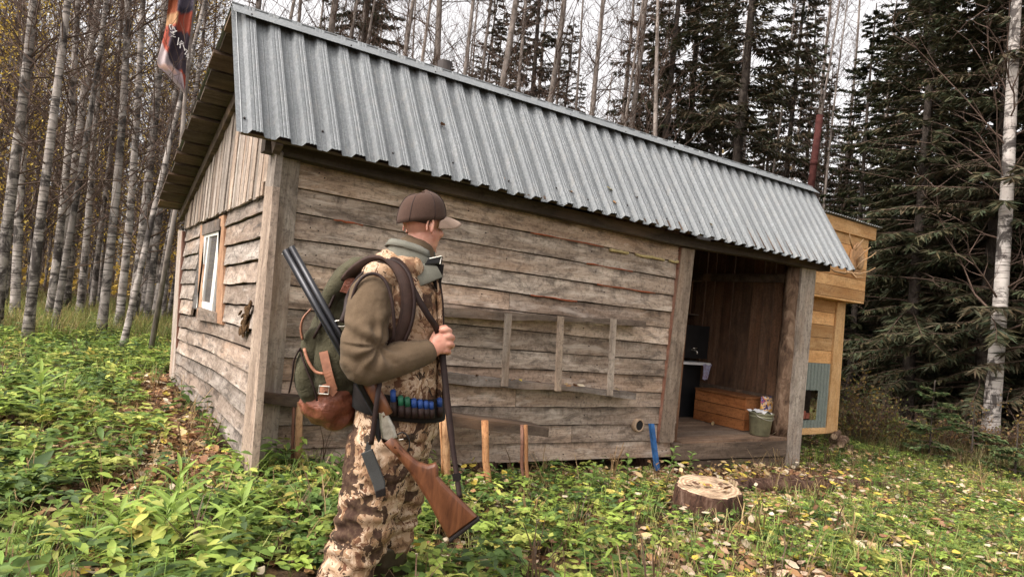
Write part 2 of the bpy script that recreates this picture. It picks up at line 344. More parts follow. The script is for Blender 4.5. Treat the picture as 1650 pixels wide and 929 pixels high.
def knit(name, c, var=.2, sc=220):
    M = NT(name, .95, 0, .1); n = M.noise(M.coords((6, 6, 6), rand=False), 1, 4, .6); f = M.noise(M.coords((sc,)*3, rand=False), 1, 2, .6)
    cc = M.ramp(n, [(.3, tuple(q*(1-var) for q in c)), (.7, tuple(q*(1+var) for q in c))]); cc = M.mix(M.ramp(f, [(.3, .3), (.6, 0.)]), cc, tuple(q*.45 for q in c)); M.col(cc); M.bump(f, .35, .003)
    M.b.inputs['Sheen Weight'].default_value = .04; return M.m
sweater_m = knit('brown_olive_knit', (.115, .08, .05)); cap_m = knit('brown_cap_cloth', (.07, .042, .032)); brim_m = knit('tan_brim_cloth', (.36, .26, .2))
collar_m = knit('grey_green_collar', (.155, .15, .122)); canvas_m = knit('dark_olive_canvas', (.062, .056, .034), .45); hair_m = knit('cropped_hair', (.075, .05, .04), .3)
grey_web = knit('grey_webbing', (.06, .06, .058)); black_cloth = knit('black_cloth', (.014, .011, .01))
leather_m = simple('tan_leather', (.17, .055, .03), .5, 0, .4, .45, 14, .35); strap_m = simple('dark_brown_leather', (.022, .011, .009), .6, 0, .25, .35, 20, .2); pad_m = simple('brown_padded_strap', (.036, .019, .014), .7, 0, .2, .35, 16, .3)
tan_strap = simple('worn_tan_strap', (.3, .13, .075), .5, 0, .4, .3, 18, .25)
rubber_m = simple('olive_rubber', (.05, .036, .02), .4, 0, .4, .25, 8, .1)
def skinm():
    M = NT('skin', .5, 0, .35); n = M.noise(M.coords((22, 22, 22), rand=False), 1, 4, .6); c = M.ramp(n, [(.3, (.48, .2, .14)), (.7, (.62, .33, .24))]); M.col(c)
    M.b.inputs['Subsurface Weight'].default_value = .12; M.b.inputs['Subsurface Radius'].default_value = (.012, .005, .003); M.bump(M.noise(M.coords((180,)*3, rand=False), 1, 3), .12, .002); return M.m
skin_m = skinm()
def walnut():
    M = NT('walnut_stock', .38, 0, .45); g = M.noise(M.coords((26, 26, 5)), 1, 6, .65, 1.2); c = M.ramp(g, [(.3, (.06, .02, .009)), (.5, (.125, .045, .019)), (.7, (.18, .07, .03))]); M.col(c); M.bump(g, .12, .002); return M.m
walnut_m = walnut()
shell_blue = simple('blue_shell', (.014, .05, .2), .55); shell_green = simple('green_shell', (.015, .1, .05), .55)
eye_m = simple('eye_white', (.6, .57, .53), .2); lip_m = skin_m

floor_x = wood('trodden_floor_wood', 'x', (.07, .045, .032), (.19, .13, .092), (.33, .25, .19), .5)

for mm_, sc2 in ((canvas_m, 26), (leather_m, 30)):      # slack creases in the pack cloth and leather
    t_ = mm_.node_tree; tc_ = t_.nodes.new('ShaderNodeTexCoord'); nn_ = t_.nodes.new('ShaderNodeTexNoise'); nn_.inputs['Scale'].default_value = sc2; nn_.inputs['Detail'].default_value = 6; nn_.inputs['Distortion'].default_value = 2.2
    bb_ = t_.nodes.new('ShaderNodeBump'); bb_.inputs['Strength'].default_value = .4; bb_.inputs['Distance'].default_value = .02; t_.links.new(tc_.outputs['Object'], nn_.inputs['Vector']); t_.links.new(nn_.outputs['Fac'], bb_.inputs['Height'])
    old = t_.nodes['Principled BSDF'].inputs['Normal'].links[0].from_node; t_.links.new(bb_.outputs[0], old.inputs['Normal'])
# ---------------------------------------------------------------- ground and sky setting
def make_ground():
    xs = np.concatenate([[-400, -200, -100, -60], np.arange(-40, 44.01, .5), [60, 100, 200, 400]]); ys = np.concatenate([[-300, -100, -40], np.arange(-12, 60.01, .5), [80, 120, 200, 400]])
    X, Y = np.meshgrid(xs, ys, indexing='ij'); Z = ground_z(X, Y)
    V = np.stack([X, Y, Z], -1).reshape(-1, 3); nx, ny = len(xs), len(ys)
    i, j = np.meshgrid(np.arange(nx-1), np.arange(ny-1), indexing='ij'); a = (i*ny+j).ravel()
    F = np.stack([a, a+ny, a+ny+1, a+1], -1); me = fast_mesh('ground', V, F, soil_m, smooth=True)
    o = bpy.data.objects.new('ground', me); COL.objects.link(o); o['kind'] = 'structure'; return o
make_ground()

# ---------------------------------------------------------------- the cabin
cabin = thing('wooden_cabin', 'weathered grey plank hunting cabin with a steep corrugated metal roof and open porch', 'cabin', (0, 0, 0))
def seam(pts, ax):                                  # pixel polyline of a joint -> height along the wall (plane ax = 0)
    P = [on(px, py, ax, 0.) for px, py in pts]; o = 1-ax
    s = [p[o] for p in P]; z = [p[2] for p in P]
    if s[0] > s[-1]: s, z = s[::-1], z[::-1]
    def f(t):
        if t <= s[0]: k = (z[1]-z[0])/(s[1]-s[0]) if len(s) > 1 else 0; return z[0]+k*(t-s[0])
        if t >= s[-1]: k = (z[-1]-z[-2])/(s[-1]-s[-2]); return z[-1]+k*(t-s[-1])
        return float(np.interp(t, s, z))
    return f
FS = [[(482, 256), (650, 292), (1100, 392)],
      [(480, 303), (637, 333), (747, 355), (914, 386), (1096, 423)], [(476, 342), (637, 373), (719, 385), (920, 420), (1092, 450)],
      [(471, 385), (602, 402), (712, 421), (920, 452), (1089, 477)], [(486, 424), (546, 434), (700, 454), (920, 484), (1086, 503)],
      [(464, 459), (513, 466), (709, 487), (818, 499), (1083, 529)], [(461, 496.5), (720, 521), (914, 539), (1080, 556)],
      [(457, 541), (730, 556), (894, 568), (1073, 580)], [(455, 575), (720, 588), (909, 597), (1073, 606)], [(452, 612), (720, 619), (1070, 632)],
      [(449, 648), (690, 653), (910, 655.6), (1068, 655)], [(446, 685), (744, 682.5), (910, 684), (1065, 682)], [(444, 722), (690, 717), (910, 712), (1055, 709)],
      [(440, 757), (717, 748), (910, 740), (1037, 736)]]
fs = [seam(s, 1) for s in FS]
X0, X1 = .12, 4.32
splits = {4: on(818, 500, 1, 0)[0], 9: on(831, 630, 1, 0)[0], 11: 2.9}
for k in range(len(fs)-1):
    xs_ = [X0]+([splits[k]] if k in splits else [])+[X1]
    for a, b in zip(xs_[:-1], xs_[1:]):
        a2, b2 = a+(.003 if a > X0 else 0), b-(.003 if b < X1 else 0)
        off = rnd.uniform(-.004, .004)
        B = lambda t, a=a2, b=b2, f=fs[k+1]: (a+(b-a)*t, -.012+off, f(a+(b-a)*t)+.004)
        T = lambda t, a=a2, b=b2, f=fs[k]: (a+(b-a)*t, -.004+off, f(a+(b-a)*t)-.004)
        obj('board', MB().board(B, T, (0, -1, 0), .026, seg=12, wb=.0035, wt=.003, tilt=.009), wood_x, cabin)
zb = lambda x: fs[-1](x)
m_ = MB(); m_.hexa([(.05, .03, zb(.05)+.03), (.05, .06, zb(.05)+.03), (4.36, .06, zb(4.36)+.03), (4.36, .03, zb(4.36)+.03), (.05, .03, 2.22), (.05, .06, 2.22), (4.36, .06, 2.22), (4.36, .03, 2.22)])
obj('wall_backing', m_, dark_x, cabin)
# yellow foam squeezed out of the topmost joint, strips of red bark along some joints
for p0, p1 in (((983, 401), (1012, 408)), ((1024, 409), (1070, 418)), ((1078, 419), (1096, 423))):
    a, b = on(*p0, 1, -.022), on(*p1, 1, -.022); n_ = 7; P = [lerp(a, b, i/n_)+np.array([0, 0, rnd.uniform(-.006, .006)]) for i in range(n_+1)]
    obj('foam_strip', MB().tube(P, [.01+.009*rnd.random() for _ in P], 6), foam, cabin, True)
red_m = simple('red_inner_bark', (.3, .085, .04), .9, 0, .2, .4, 30, .4)
for k, p0, p1 in ((2, 520, 568), (2, 935, 1010), (3, 955, 1050), (4, 850, 925), (1, 840, 960)):
    a, b = [on(p, 500, 1, 0)[0] for p in (p0, p1)]
    P = [(a+(b-a)*i/8, -.03, fs[k](a+(b-a)*i/8)+rnd.uniform(-.006, .002)) for i in range(9)]
    obj('bark_strip', MB().tube(P, [.003+.006*rnd.random() for _ in P], 5), red_m, cabin, True)
# corner post and gable trim
def prism_px(q, ax, v, th, name, mat, par=cabin, n=None):
    P = [on(*p, ax, v) for p in q]; nn = np.zeros(3); nn[ax] = -1
    return obj(name, MB().slab(P, nn, th), mat, par)
prism_px([(402, 775), (442, 770), (484, 258), (448, 244)], 1, -.045, .06, 'corner_post', grey_z)
prism_px([(385, 764), (403, 776), (440, 300), (427, 300)], 0, -.05, .045, 'corner_trim', wood_z)
prism_px([(427, 300), (440, 300), (446, 244), (434, 226)], 0, -.05, .045, 'corner_trim', wood_z)
prism_px([(1063, 712), (1085, 712), (1120, 402), (1100, 399)], 1, -.06, .1, 'porch_post', grey_z)
prism_px([(1061, 712), (1064, 712), (1101, 399), (1098, 398)], 1, -.048, .04, 'red_edge_strip', red_z)
prism_px([(1264.5, 766), (1286, 766), (1316, 430), (1293, 428)], 1, -.06, .11, 'porch_post', grey_z)
# gable side (plane x = 0)
GS = [[(418, 318), (361, 341), (292, 372)], [(421, 345), (361, 368), (319, 384), (294, 393)], [(417, 385), (362, 398.5), (318, 409), (295, 415)], [(414, 420.6), (360, 430), (318, 434), (290, 436)],
      [(412, 456), (359, 460), (316, 458), (289, 458)], [(410, 492.6), (358, 489.6), (315, 483), (286, 481)], [(405, 530), (357, 517), (317, 510), (284, 504)],
      [(406, 562), (345, 540), (283, 524)], [(403, 600), (345, 568), (282, 544)], [(401, 634), (345, 595), (281, 564)], [(398, 669), (345, 622), (281, 582)], [(394, 702), (345, 650), (281, 600)], [(391, 738), (345, 678), (280, 615)]]
gs = [seam(s, 0) for s in GS]
GW = 4.3; WY0, WY1 = on(360, 430, 0, 0)[1], on(318, 430, 0, 0)[1]
for k in range(len(gs)-1):
    spans = [(.02, WY0+.03), (WY1-.05, GW)] if k < 6 else [(.02, GW)]
    for a, b in spans:
        B = lambda t, a=a, b=b, f=gs[k+1]: (-.012, b+(a-b)*t, f(b+(a-b)*t)+.008)
        T = lambda t, a=a, b=b, f=gs[k]: (-.004, b+(a-b)*t, f(b+(a-b)*t)-.007)
        obj('board', MB().board(B, T, (-1, 0, 0), .026, seg=9, wb=.006, wt=.004, tilt=.012), wood_y, cabin)
obj('wall_backing', MB().hexa([(.03, .02, gs[-1](0)+.02), (.06, .02, gs[-1](0)+.02), (.06, GW, gs[-1](GW)+.02), (.03, GW, gs[-1](GW)+.02), (.03, .02, 2.1), (.06, .02, 2.1), (.06, GW, 2.1), (.03, GW, 2.1)]), dark_x, cabin)
obj('wall_backing', MB().box((0, GW, -.1), (6.9, GW+.05, 2.15)), dark_x, cabin)
prism_px([(272, 612), (280, 608), (293, 371), (287, 371)], 0, -.03, .05, 'corner_trim', wood_z)
prism_px([(280, 560), (284, 560), (295, 372), (292, 372)], 0, -.028, .03, 'red_edge_strip', red_z)
# window
win = obj('window', MB().box((-.015, WY0+.08, .98), (.02, WY1-.08, 1.86)), pane_m, cabin)
def wframe(y0, y1, z0, z1, x0, x1, name='frame', mat=white_frame): obj(name, MB().box((x0, y0, z0), (x1, y1, z1)), mat, win)
ya, yb = on(351, 440, 0, 0)[1], on(327.5, 440, 0, 0)[1]; za, zt = 1.0, 1.8; fw = .1
wframe(ya-.1, ya+fw*.6, za, zt, -.03, .0); wframe(yb-fw*1.3, yb, za, zt, -.03, 0); wframe(ya+fw*.6, yb-fw*1.3, zt-.07, zt, -.028, .0); wframe(ya+fw*.6, yb-fw*1.3, za, za+.08, -.028, 0); wframe((ya+yb)/2+.12, (ya+yb)/2+.2, za+.08, zt-.07, -.026, 0)
prism_px([(317, 511), (324, 513), (329.5, 362), (323, 363)], 0, -.03, .035, 'window_jamb', jamb_z)
prism_px([(347, 519), (357, 523), (361, 346), (353, 349)], 0, -.03, .035, 'window_jamb', jamb_z)
prism_px([(317, 514), (347, 520), (347, 503), (319, 494)], 0, -.044, .05, 'window_board', wood_y)
prism_px([(325, 379), (352, 371), (353, 352), (326, 362)], 0, -.044, .05, 'window_board', grey_x)
nst = MB(); nc_ = on(397, 508, 0, -.03)
for _ in range(26): nst.ell(nc_+np.array([rnd.uniform(-.02, .01), rnd.gauss(0, .05), rnd.gauss(0, .06)]), (.012, 0, .008), (0, rnd.uniform(.015, .045), rnd.uniform(-.02, .02)), (0, rnd.uniform(-.02, .02), rnd.uniform(.015, .05)), 7, 5)
tag(obj('nest_clump', nst, simple('dry_moss', (.12, .07, .035), .95, 0, .1, .6, 40, 1, .03), cabin), kind='stuff')
# roof planes
RY, RZ = .5, 3.355
eL, eR = on(385, 212, 1, -.3), on(1372, 436, 1, -.3); rL, rR = on(372, 10, 1, RY), on(1309, 305, 1, RY)
xl = -.335; xr = 7.06
eave0, eave1 = np.array([xl, -.3, eL[2]]), np.array([xr, -.3, eR[2]]); rid0, rid1 = np.array([xl, RY, rL[2]]), np.array([7.24, RY, rR[2]])
FE = 4.62; fz = on(255, 330, 0, xl)[2]
far0, far1 = np.array([xl, FE, fz]), np.array([7.2, FE, fz-.03])
nrm = np.cross(eave1-eave0, rid0-eave0); nrm /= np.linalg.norm(nrm); nrm = nrm if nrm[1] < 0 else -nrm
def corr_sheet(c00, c10, c11, c01, n, n_rib, name, mat, h=.03, prof=((0, 0), (.40, 0), (.50, 1), (.66, 1), (.69, .9), (.72, 1), (.90, 1)), par=cabin, vj=.004, per=5, rows=5, lift=.004):
    n = np.array(n); i = 0; k = 0
    while i < n_rib:
        j = min(n_rib, i+per); vs = []; us = []
        for q in range(i, j):
            for u, hh in prof: us.append(((q+u)/n_rib, hh))
        us.append((j/n_rib, 0));
        if j < n_rib: us.append(((j+.40)/n_rib, 0)); us.append(((j+.50)/n_rib, 1))
        ej = {t: rnd.uniform(-vj, vj) for t in range(len(us))}; bow = [rnd.uniform(-.003, .003) for _ in range(rows)]
        for r_ in range(rows):
            t = r_/(rows-1)
            for a, (u, hh) in enumerate(us):
                p = lerp(lerp(c00, c10, u), lerp(c01, c11, u), t); dn = lerp(c00, c10, u)-lerp(c01, c11, u); dn /= np.linalg.norm(dn)
                p = p+n*(hh*h+bow[r_]+(k % 2)*lift); p = p+dn*(ej[a] if r_ == 0 else 0)+dn*((k*.37 % 1)*.012 if r_ == 0 else 0); vs.append(p)
        L = len(us); mb = MB().add(vs, [(r_*L+a, r_*L+a+1, (r_+1)*L+a+1, (r_+1)*L+a) for r_ in range(rows-1) for a in range(L-1)])
        obj(name, mb, mat, par); i = j; k += 1
corr_sheet(eave0, eave1, rid1, rid0, nrm, 43, 'roof_sheet', galv, h=.04, prof=((0, 0), (.17, 0), (.20, .14), (.23, 0), (.40, 0), (.50, 1), (.63, 1), (.66, .86), (.69, 1), (.76, 1), (.79, .88), (.82, 1), (.90, 1)))
n2 = np.cross(far0-rid0, rid1-rid0); n2 /= np.linalg.norm(n2); n2 = n2 if n2[2] > 0 else -n2
corr_sheet(far0+n2*.006, far1+n2*.006, rid1+n2*.006, rid0+n2*.006, n2, 43, 'roof_sheet', galv, h=.02, rows=2, per=9)
# ridge cap: two flaps and a rolled top edge
dn = (eave0-rid0); dn /= np.linalg.norm(dn); db = (far0-rid0)/np.linalg.norm(far0-rid0)
cw = .155; ncap = 4
for k in range(ncap):
    t0, t1 = k/ncap, (k+1)/ncap+.004; ca, cb = lerp(rid0, rid1, t0), lerp(rid0, rid1, min(t1, 1.003)); up = nrm*(.03+.002*(k % 2)); lo_ = nrm*.04
    mb = MB().slab([ca+up+lo_+dn*cw, cb+up+lo_+dn*cw, cb+up, ca+up], nrm, .003); mb.slab([ca+up, cb+up, cb+up+db*.16, ca+up+db*.16], n2, .003); mb.tube([ca+up-dn*.004, cb+up-dn*.004], .011, 8)
    obj('ridge_cap', mb, galv, cabin)
nails = MB()
for k in range(30):
    u = (k+.5)/30; p = lerp(rid0, rid1, u)+nrm*.066+dn*(cw-.03)
    if k % 3 == 0: nails.ell(p, (.007, 0, 0), (0, .007, 0), (0, 0, .007), 6, 4)
    p = lerp(lerp(eave0, eave1, u), lerp(rid0, rid1, u), .1+.02*(k % 4))+nrm*.004
    ur = (math.floor(u*43)+.3)/43; p = lerp(lerp(eave0, eave1, ur), lerp(rid0, rid1, ur), .1+.02*(k % 4))+nrm*.005
    if k % 2 == 0: nails.ell(p, (.009, 0, 0), (0, .009, 0), (0, 0, .009), 6, 4)
for k in range(13):
    for xx in (.27, .33, 1.55+.2*(k % 3), 2.8+.1*(k % 4), 4.12, 4.2):
        zz = (fs[k](xx)+fs[k+1](xx))/2+rnd.uniform(-.035, .035); nails.ell((xx+rnd.uniform(-.02, .02), -.034, zz), (.005, 0, 0), (0, .012, 0), (0, 0, .005), 6, 4)
o = obj('nail_heads', nails, nail_m, cabin); o['kind'] = 'stuff'
# sheathing planks under the overhang and rafters
npl = 15; inset = .03
for k in range(npl):
    t0, t1 = k/npl+.004, (k+1)/npl-.006+rnd.uniform(-.004, .004)
    a, b = lerp(rid0, far0, t0), lerp(rid0, far0, t1); ex = rnd.uniform(-.02, .03); up = -n2*rnd.uniform(0, .02)
    c = [a+up+(ex, 0, 0), b+up+(ex, 0, 0), b+up+(7.3, 0, 0), a+up+(7.3, 0, 0)]
    obj('roof_plank', MB().slab(c, n2, .028), dark_x, cabin)
for k in range(4):
    t0, t1 = k/4+.01, (k+1)/4-.01; a, b = lerp(rid0, eave0, t0)-nrm*.008, lerp(rid0, eave0, t1)-nrm*.008
    obj('roof_plank', MB().slab([a+(.03, 0, 0), b+(.03, 0, 0), b+(7.3, 0, 0), a+(7.3, 0, 0)], nrm, .024), dark_x, cabin)
def rafter(p, q, dnv, w, x0, x1, name, mat):
    p, q = np.array(p), np.array(q); obj(name, MB().hexa([(x0, *p[1:]), (x1, *p[1:]), (x1, *q[1:]), (x0, *q[1:]), (x0, *(p+dnv*w)[1:]), (x1, *(p+dnv*w)[1:]), (x1, *(q+dnv*w)[1:]), (x0, *(q+dnv*w)[1:])]), mat, cabin)
rafter(rid0-n2*.05, far0-n2*.05, -n2, .12, -.085, -.035, 'rafter', dark_x)
rafter(rid0-nrm*.035, eave0-nrm*.035, -nrm, .09, -.085, -.035, 'rafter', dark_x)
# vertical gable boards
ztop = lambda y: (rid0[2]+(far0[2]-rid0[2])*(y-RY)/(FE-RY) if y > RY else rid0[2]+(eave0[2]-rid0[2])*(RY-y)/(RY+.3))-.06
y = -.06; gfun = gs[0]
while y < GW:
    wd = rnd.uniform(.075, .14); y1 = min(y+wd, GW+.02); d = rnd.uniform(0, .018); lo = rnd.uniform(-.012, .008)
    zl0, zl1 = gfun(y)-.02+lo, gfun(y1)-.02+lo
    if y < .12: zl0, zl1 = 2.02+lo, 2.02+lo
    obj('gable_board', MB().slab([(-.034-d, y1-.01, zl1), (-.034-d, y, zl0), (-.034-d, y, max(zl0+.02, ztop(y))), (-.034-d, y1-.01, max(zl1+.02, ztop(y1)))], (-1, 0, 0), .022), wood_z, cabin); y = y1
# eave beam
ebm = seam([(483, 262), (650, 301), (1100, 399), (1200, 415), (1290, 431)], 1)
obj('eave_beam', MB().board(lambda t: (-.12+6.95*t, -.13, ebm(-.12+6.95*t)), lambda t: (-.12+6.95*t, -.13, ebm(-.12+6.95*t)+.1), (0, -1, 0), .12, seg=14, wb=.006, wt=0), dark_x, cabin)
# porch
FZ = .07
for k in range(7):
    y0 = -.05+k*.25; obj('floor_board', MB().box((4.42, y0, FZ-.04-rnd.uniform(0, .006)), (6.62, y0+.243, FZ-rnd.uniform(0, .008))), floor_x, cabin)
def stepb(q, yv): prism_px(q, 1, yv, .09, 'step_board', dk_step)
dk_step = wood('dark_step_wood', 'x', (.035, .024, .017), (.1, .07, .05), (.19, .14, .105), .6)  # step boards coloured darker than the porch floor
stepb([(1087, 741), (1266, 734), (1268, 710), (1086, 715)], -.06); stepb([(1125, 758), (1264, 756), (1266, 736), (1100, 743)], -.045)
wx = 6.42
for k in range(11):                                 # right wall: upright planks with slits between them
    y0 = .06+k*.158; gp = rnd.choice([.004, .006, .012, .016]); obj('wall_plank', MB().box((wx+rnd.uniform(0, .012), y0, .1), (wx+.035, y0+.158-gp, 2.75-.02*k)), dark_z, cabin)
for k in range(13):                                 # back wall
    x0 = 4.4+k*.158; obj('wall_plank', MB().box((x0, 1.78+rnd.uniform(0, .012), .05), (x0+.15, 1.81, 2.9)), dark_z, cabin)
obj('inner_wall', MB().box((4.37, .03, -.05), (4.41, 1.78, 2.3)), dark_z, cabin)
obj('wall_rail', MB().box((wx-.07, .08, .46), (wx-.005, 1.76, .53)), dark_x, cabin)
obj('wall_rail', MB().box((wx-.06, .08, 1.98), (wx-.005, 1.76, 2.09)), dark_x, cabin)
obj('log_post', MB().lathe((6.33, .06, 0), [(.115, .02), (.11, .3), (.095, .7), (.105, 1.1), (.09, 1.5), (.1, 1.9), (.09, 2.22)], 16, .08), log_bark, cabin, True)
obj('foundation_block', MB().lathe((1.95, .12, -.32), [(.2, 0), (.19, .2), (.18, .3)], 12, .05), stump_bark, cabin, True)
obj('foundation_block', MB().lathe((4.15, .2, -.4), [(.17, 0), (.16, .36)], 12, .05), stump_bark, cabin, True)
obj('foundation_block', MB().lathe((.3, .3, -.2), [(.17, 0), (.16, .22)], 12, .05), stump_bark, cabin, True)
obj('crawl_space_shade', MB().box((.1, .7, -.5), (6.6, .74, .0)), dark_cavity, cabin)  # black panel painted as the shade under the cabin floor
# vent tube through the front wall
vc = on(1027, 684, 1, -.03)
def ring_tube(c, ax, ro, ri, L, sides=20):
    mb = MB(); vs = []; fs = []
    for rr, d in ((ro, -L), (ro, 0), (ri, 0), (ri, -L)):
        for k in range(sides):
            a = 2*math.pi*k/sides; q = np.zeros(3); i, j = [t for t in range(3) if t != ax]; q[i] = rr*math.cos(a); q[j] = rr*math.sin(a); q[ax] = -d; vs.append(np.array(c)+q)
    for i in range(4):
        for k in range(sides): k2 = (k+1) % sides; i2 = (i+1) % 4; fs.append((i*sides+k, i*sides+k2, i2*sides+k2, i2*sides+k))
    return mb.add(vs, fs)
vent_m = simple('vent_liner', (.34, .24, .16), .8)
vo = obj('vent_pipe', ring_tube(vc+(0, -.035, 0), 1, .066, .05, .09), vent_m, cabin, True)
obj('vent_hole', MB().lathe((0, 0, 0), [(.052, 0), (.05, .002)], 16), dark_cavity, vo); vh = bpy.data.objects['vent_hole']
vh.data.transform(Matrix.Translation(Vector(vc+(0, -.026, 0)))@Matrix.Rotation(R(90), 4, 'X'))
# black stove-pipe stub poking over the ridge
sp_ = on(717, 100, 1, 1.3); obj('stove_pipe', MB().lathe((sp_[0], 1.3, 2.9), [(.075, 0), (.075, sp_[2]-2.9), (.062, sp_[2]-2.9), (.062, sp_[2]-3.1)], 14, 0, False), black_pipe, cabin, True)
# ---------------------------------------------------------------- annex of new yellow boards
annex = thing('wooden_annex', 'tall yellow new-board outbuilding with a corrugated edge roof behind the porch end', 'outbuilding', (9.2, 1.2, -.25))
AY, BY = .95, 1.2; zl = 2.0; xa0, xa1 = 7.5, 9.82
ztopl = lambda x: 3.285
def px_on(px, py, yv): return on(px, py, 1, yv)
zt_ = px_on(1400, 385, AY)[2]
bands = np.linspace(zl, zt_, 7)
for k in range(6):
    obj('board', MB().box((xa0, AY+rnd.uniform(0, .008), bands[k]+.003), (xa1-rnd.uniform(0, .006), AY+.03, bands[k+1]-.004)), new_x, annex)
    obj('board', MB().box((xa1-.03, AY+.032, bands[k]+.003), (xa1-.002-rnd.uniform(0, .006), AY+1.75, bands[k+1]-.004)), wood('new_wood_y', 'y', **N3, stain=.4, stain_col=(.24, .11, .045), warm=(.66, .33, .12)) if k == 0 and 'new_wood_y' not in bpy.data.materials else bpy.data.materials['new_wood_y'], annex)
obj('soffit_board', MB().box((xa0, AY+.005, zl-.03), (xa1-.004, AY+1.75, zl-.002)), new_x, annex)
zt2 = px_on(1404, 366, AY-.03)[2]
obj('fascia_board', MB().box((xa0, AY-.04, zt_-.01), (xa1+.13, AY-.006, zt2)), new_x, annex)
obj('fascia_board', MB().box((xa1+.10, AY-.004, zt_-.01), (xa1+.13, AY+1.8, zt2)), bpy.data.materials['new_wood_y'], annex)
corr_sheet(np.array([xa0, AY-.1, zt2+.006]), np.array([xa1+.2, AY-.1, zt2+.006]), np.array([xa1+.2, AY+1.9, zt2-.1]), np.array([xa0, AY+1.9, zt2-.1]), (0, -.05, 1), 36, 'roof_sheet', galv, h=.022, par=annex, rows=2, per=12, prof=((0, 0), (.25, .5), (.5, 1), (.75, .5)))
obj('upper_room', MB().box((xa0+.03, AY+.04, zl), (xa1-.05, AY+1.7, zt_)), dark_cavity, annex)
# lower part
xb1 = px_on(1352, 600, BY)[0]; xbr = px_on(1362, 488, BY)[0]; zpan = px_on(1340, 586, BY)[2]; zbot = px_on(1340, 697, BY)[2]
lb = np.linspace(zpan, zl-.03, 6)
for k in range(5): obj('board', MB().box((xa0+.2, BY+rnd.uniform(0, .008), lb[k]+.003), (xbr-.12, BY+.03, lb[k+1]-.004)), new_x, annex)
a, b, c, d = [px_on(*p, BY-.03) for p in ((1331, 697), (1349, 697), (1363, 488), (1350, 486))]
obj('corner_post', MB().slab([a, b, c, d], (0, -1, 0), .09), new_z, annex)
obj('sill_beam', MB().box((xa0+.2, BY-.02, zbot), (b[0]-.1, BY+.1, zbot+.1)), new_x, annex)
x_p0, x_p1 = px_on(1290, 640, BY)[0], px_on(1338, 640, BY)[0]; xo0, xo1 = px_on(1290, 660, BY)[0], px_on(1316, 660, BY)[0]; zo0, zo1 = px_on(1310, 676, BY)[2], px_on(1310, 628, BY)[2]
def vpanel(x0, x1, z0, z1, nrib, name): corr_sheet(np.array([x0, BY+.005, z0]), np.array([x1, BY+.005, z0]), np.array([x1, BY+.005, z1]), np.array([x0, BY+.005, z1]), (0, -1, 0), nrib, name, galv_dull, h=.02, par=annex, rows=2, per=99)
vpanel(x_p0-.5, x_p1, zo1, zpan, 14, 'metal_panel'); vpanel(xo1, x_p1, zbot+.1, zo1, 4, 'metal_panel'); vpanel(x_p0-.5, xo1, zbot+.1, zo0, 10, 'metal_panel')
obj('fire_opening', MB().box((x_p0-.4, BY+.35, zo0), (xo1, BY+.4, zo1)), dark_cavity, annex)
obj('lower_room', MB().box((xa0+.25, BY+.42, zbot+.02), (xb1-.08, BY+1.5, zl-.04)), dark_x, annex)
for k in range(3): tag(obj('brick', MB().box((xo1-.36+k*.12, BY+.1, zo0), (xo1-.26+k*.12, BY+.3, zo0+.09+.04*(k % 2))), simple('red_brick', (.25, .075, .045), .9) if k == 0 else bpy.data.materials['red_brick'], annex))
pt, pb = px_on(1321, 186, 2.2), px_on(1305, 312, 2.2)
obj('rusty_chimney', MB().tube([pb+(pb-pt)*.5, lerp(pb, pt, .35)+(.004, 0, 0), pt], .062, 14), rust, annex, True)
obj('rusty_chimney', MB().tube([lerp(pb, pt, .36), lerp(pb, pt, .42)], .068, 14), rust, annex, True)
# antlers on a wooden disc
ac = px_on(1381, 418, AY-.02); ant = thing('antler_trophy', 'pale antlers mounted on an oval wooden plaque on the yellow boards', 'antlers', ac)
oval = [ac+np.array([.21*math.cos(t)*(1+.06*math.sin(3*t)), 0, .27*math.sin(t)*(1+.05*math.cos(4*t))]) for t in np.linspace(0, 2*math.pi, 20)[:-1]]
obj('plaque', MB().plate(oval, (0, -1, 0), .035, .008), plaque_m, ant)
obj('skull_plate', MB().ell(ac+(0, -.06, -.05), (.06, 0, 0), (0, .05, 0), (0, 0, .13), 12, 8), bone, ant, True)
def antl(pts, r0): P = [on(px, py, 1, AY-.06-dy) for px, py, dy in pts]; return MB().tube(P, list(np.linspace(r0, .006, len(P))), 8)
obj('antler', antl([(1376, 432, 0), (1362, 440, .06), (1345, 437, .16), (1338, 432, .3)], .03), bone, ant, True)
for pts in ([(1362, 438, .08), (1385, 441, .2), (1400, 437, .3), (1411, 431, .35)], [(1376, 436, .02), (1390, 420, .14), (1404, 413, .22), (1412, 406, .26)], [(1371, 438, .1), (1380, 447, .22), (1392, 447, .34)], [(1381, 418, .02), (1393, 406, .1), (1403, 398, .16)], [(1374, 400, .02), (1370, 388, .06), (1369, 376, .08)], [(1378, 403, .02), (1384, 395, .06), (1391, 385, .08)], [(1364, 420, .02), (1352, 412, .05), (1341, 408, .08)]):
    obj('antler_tine', antl(pts, .014), bone, ant, True)
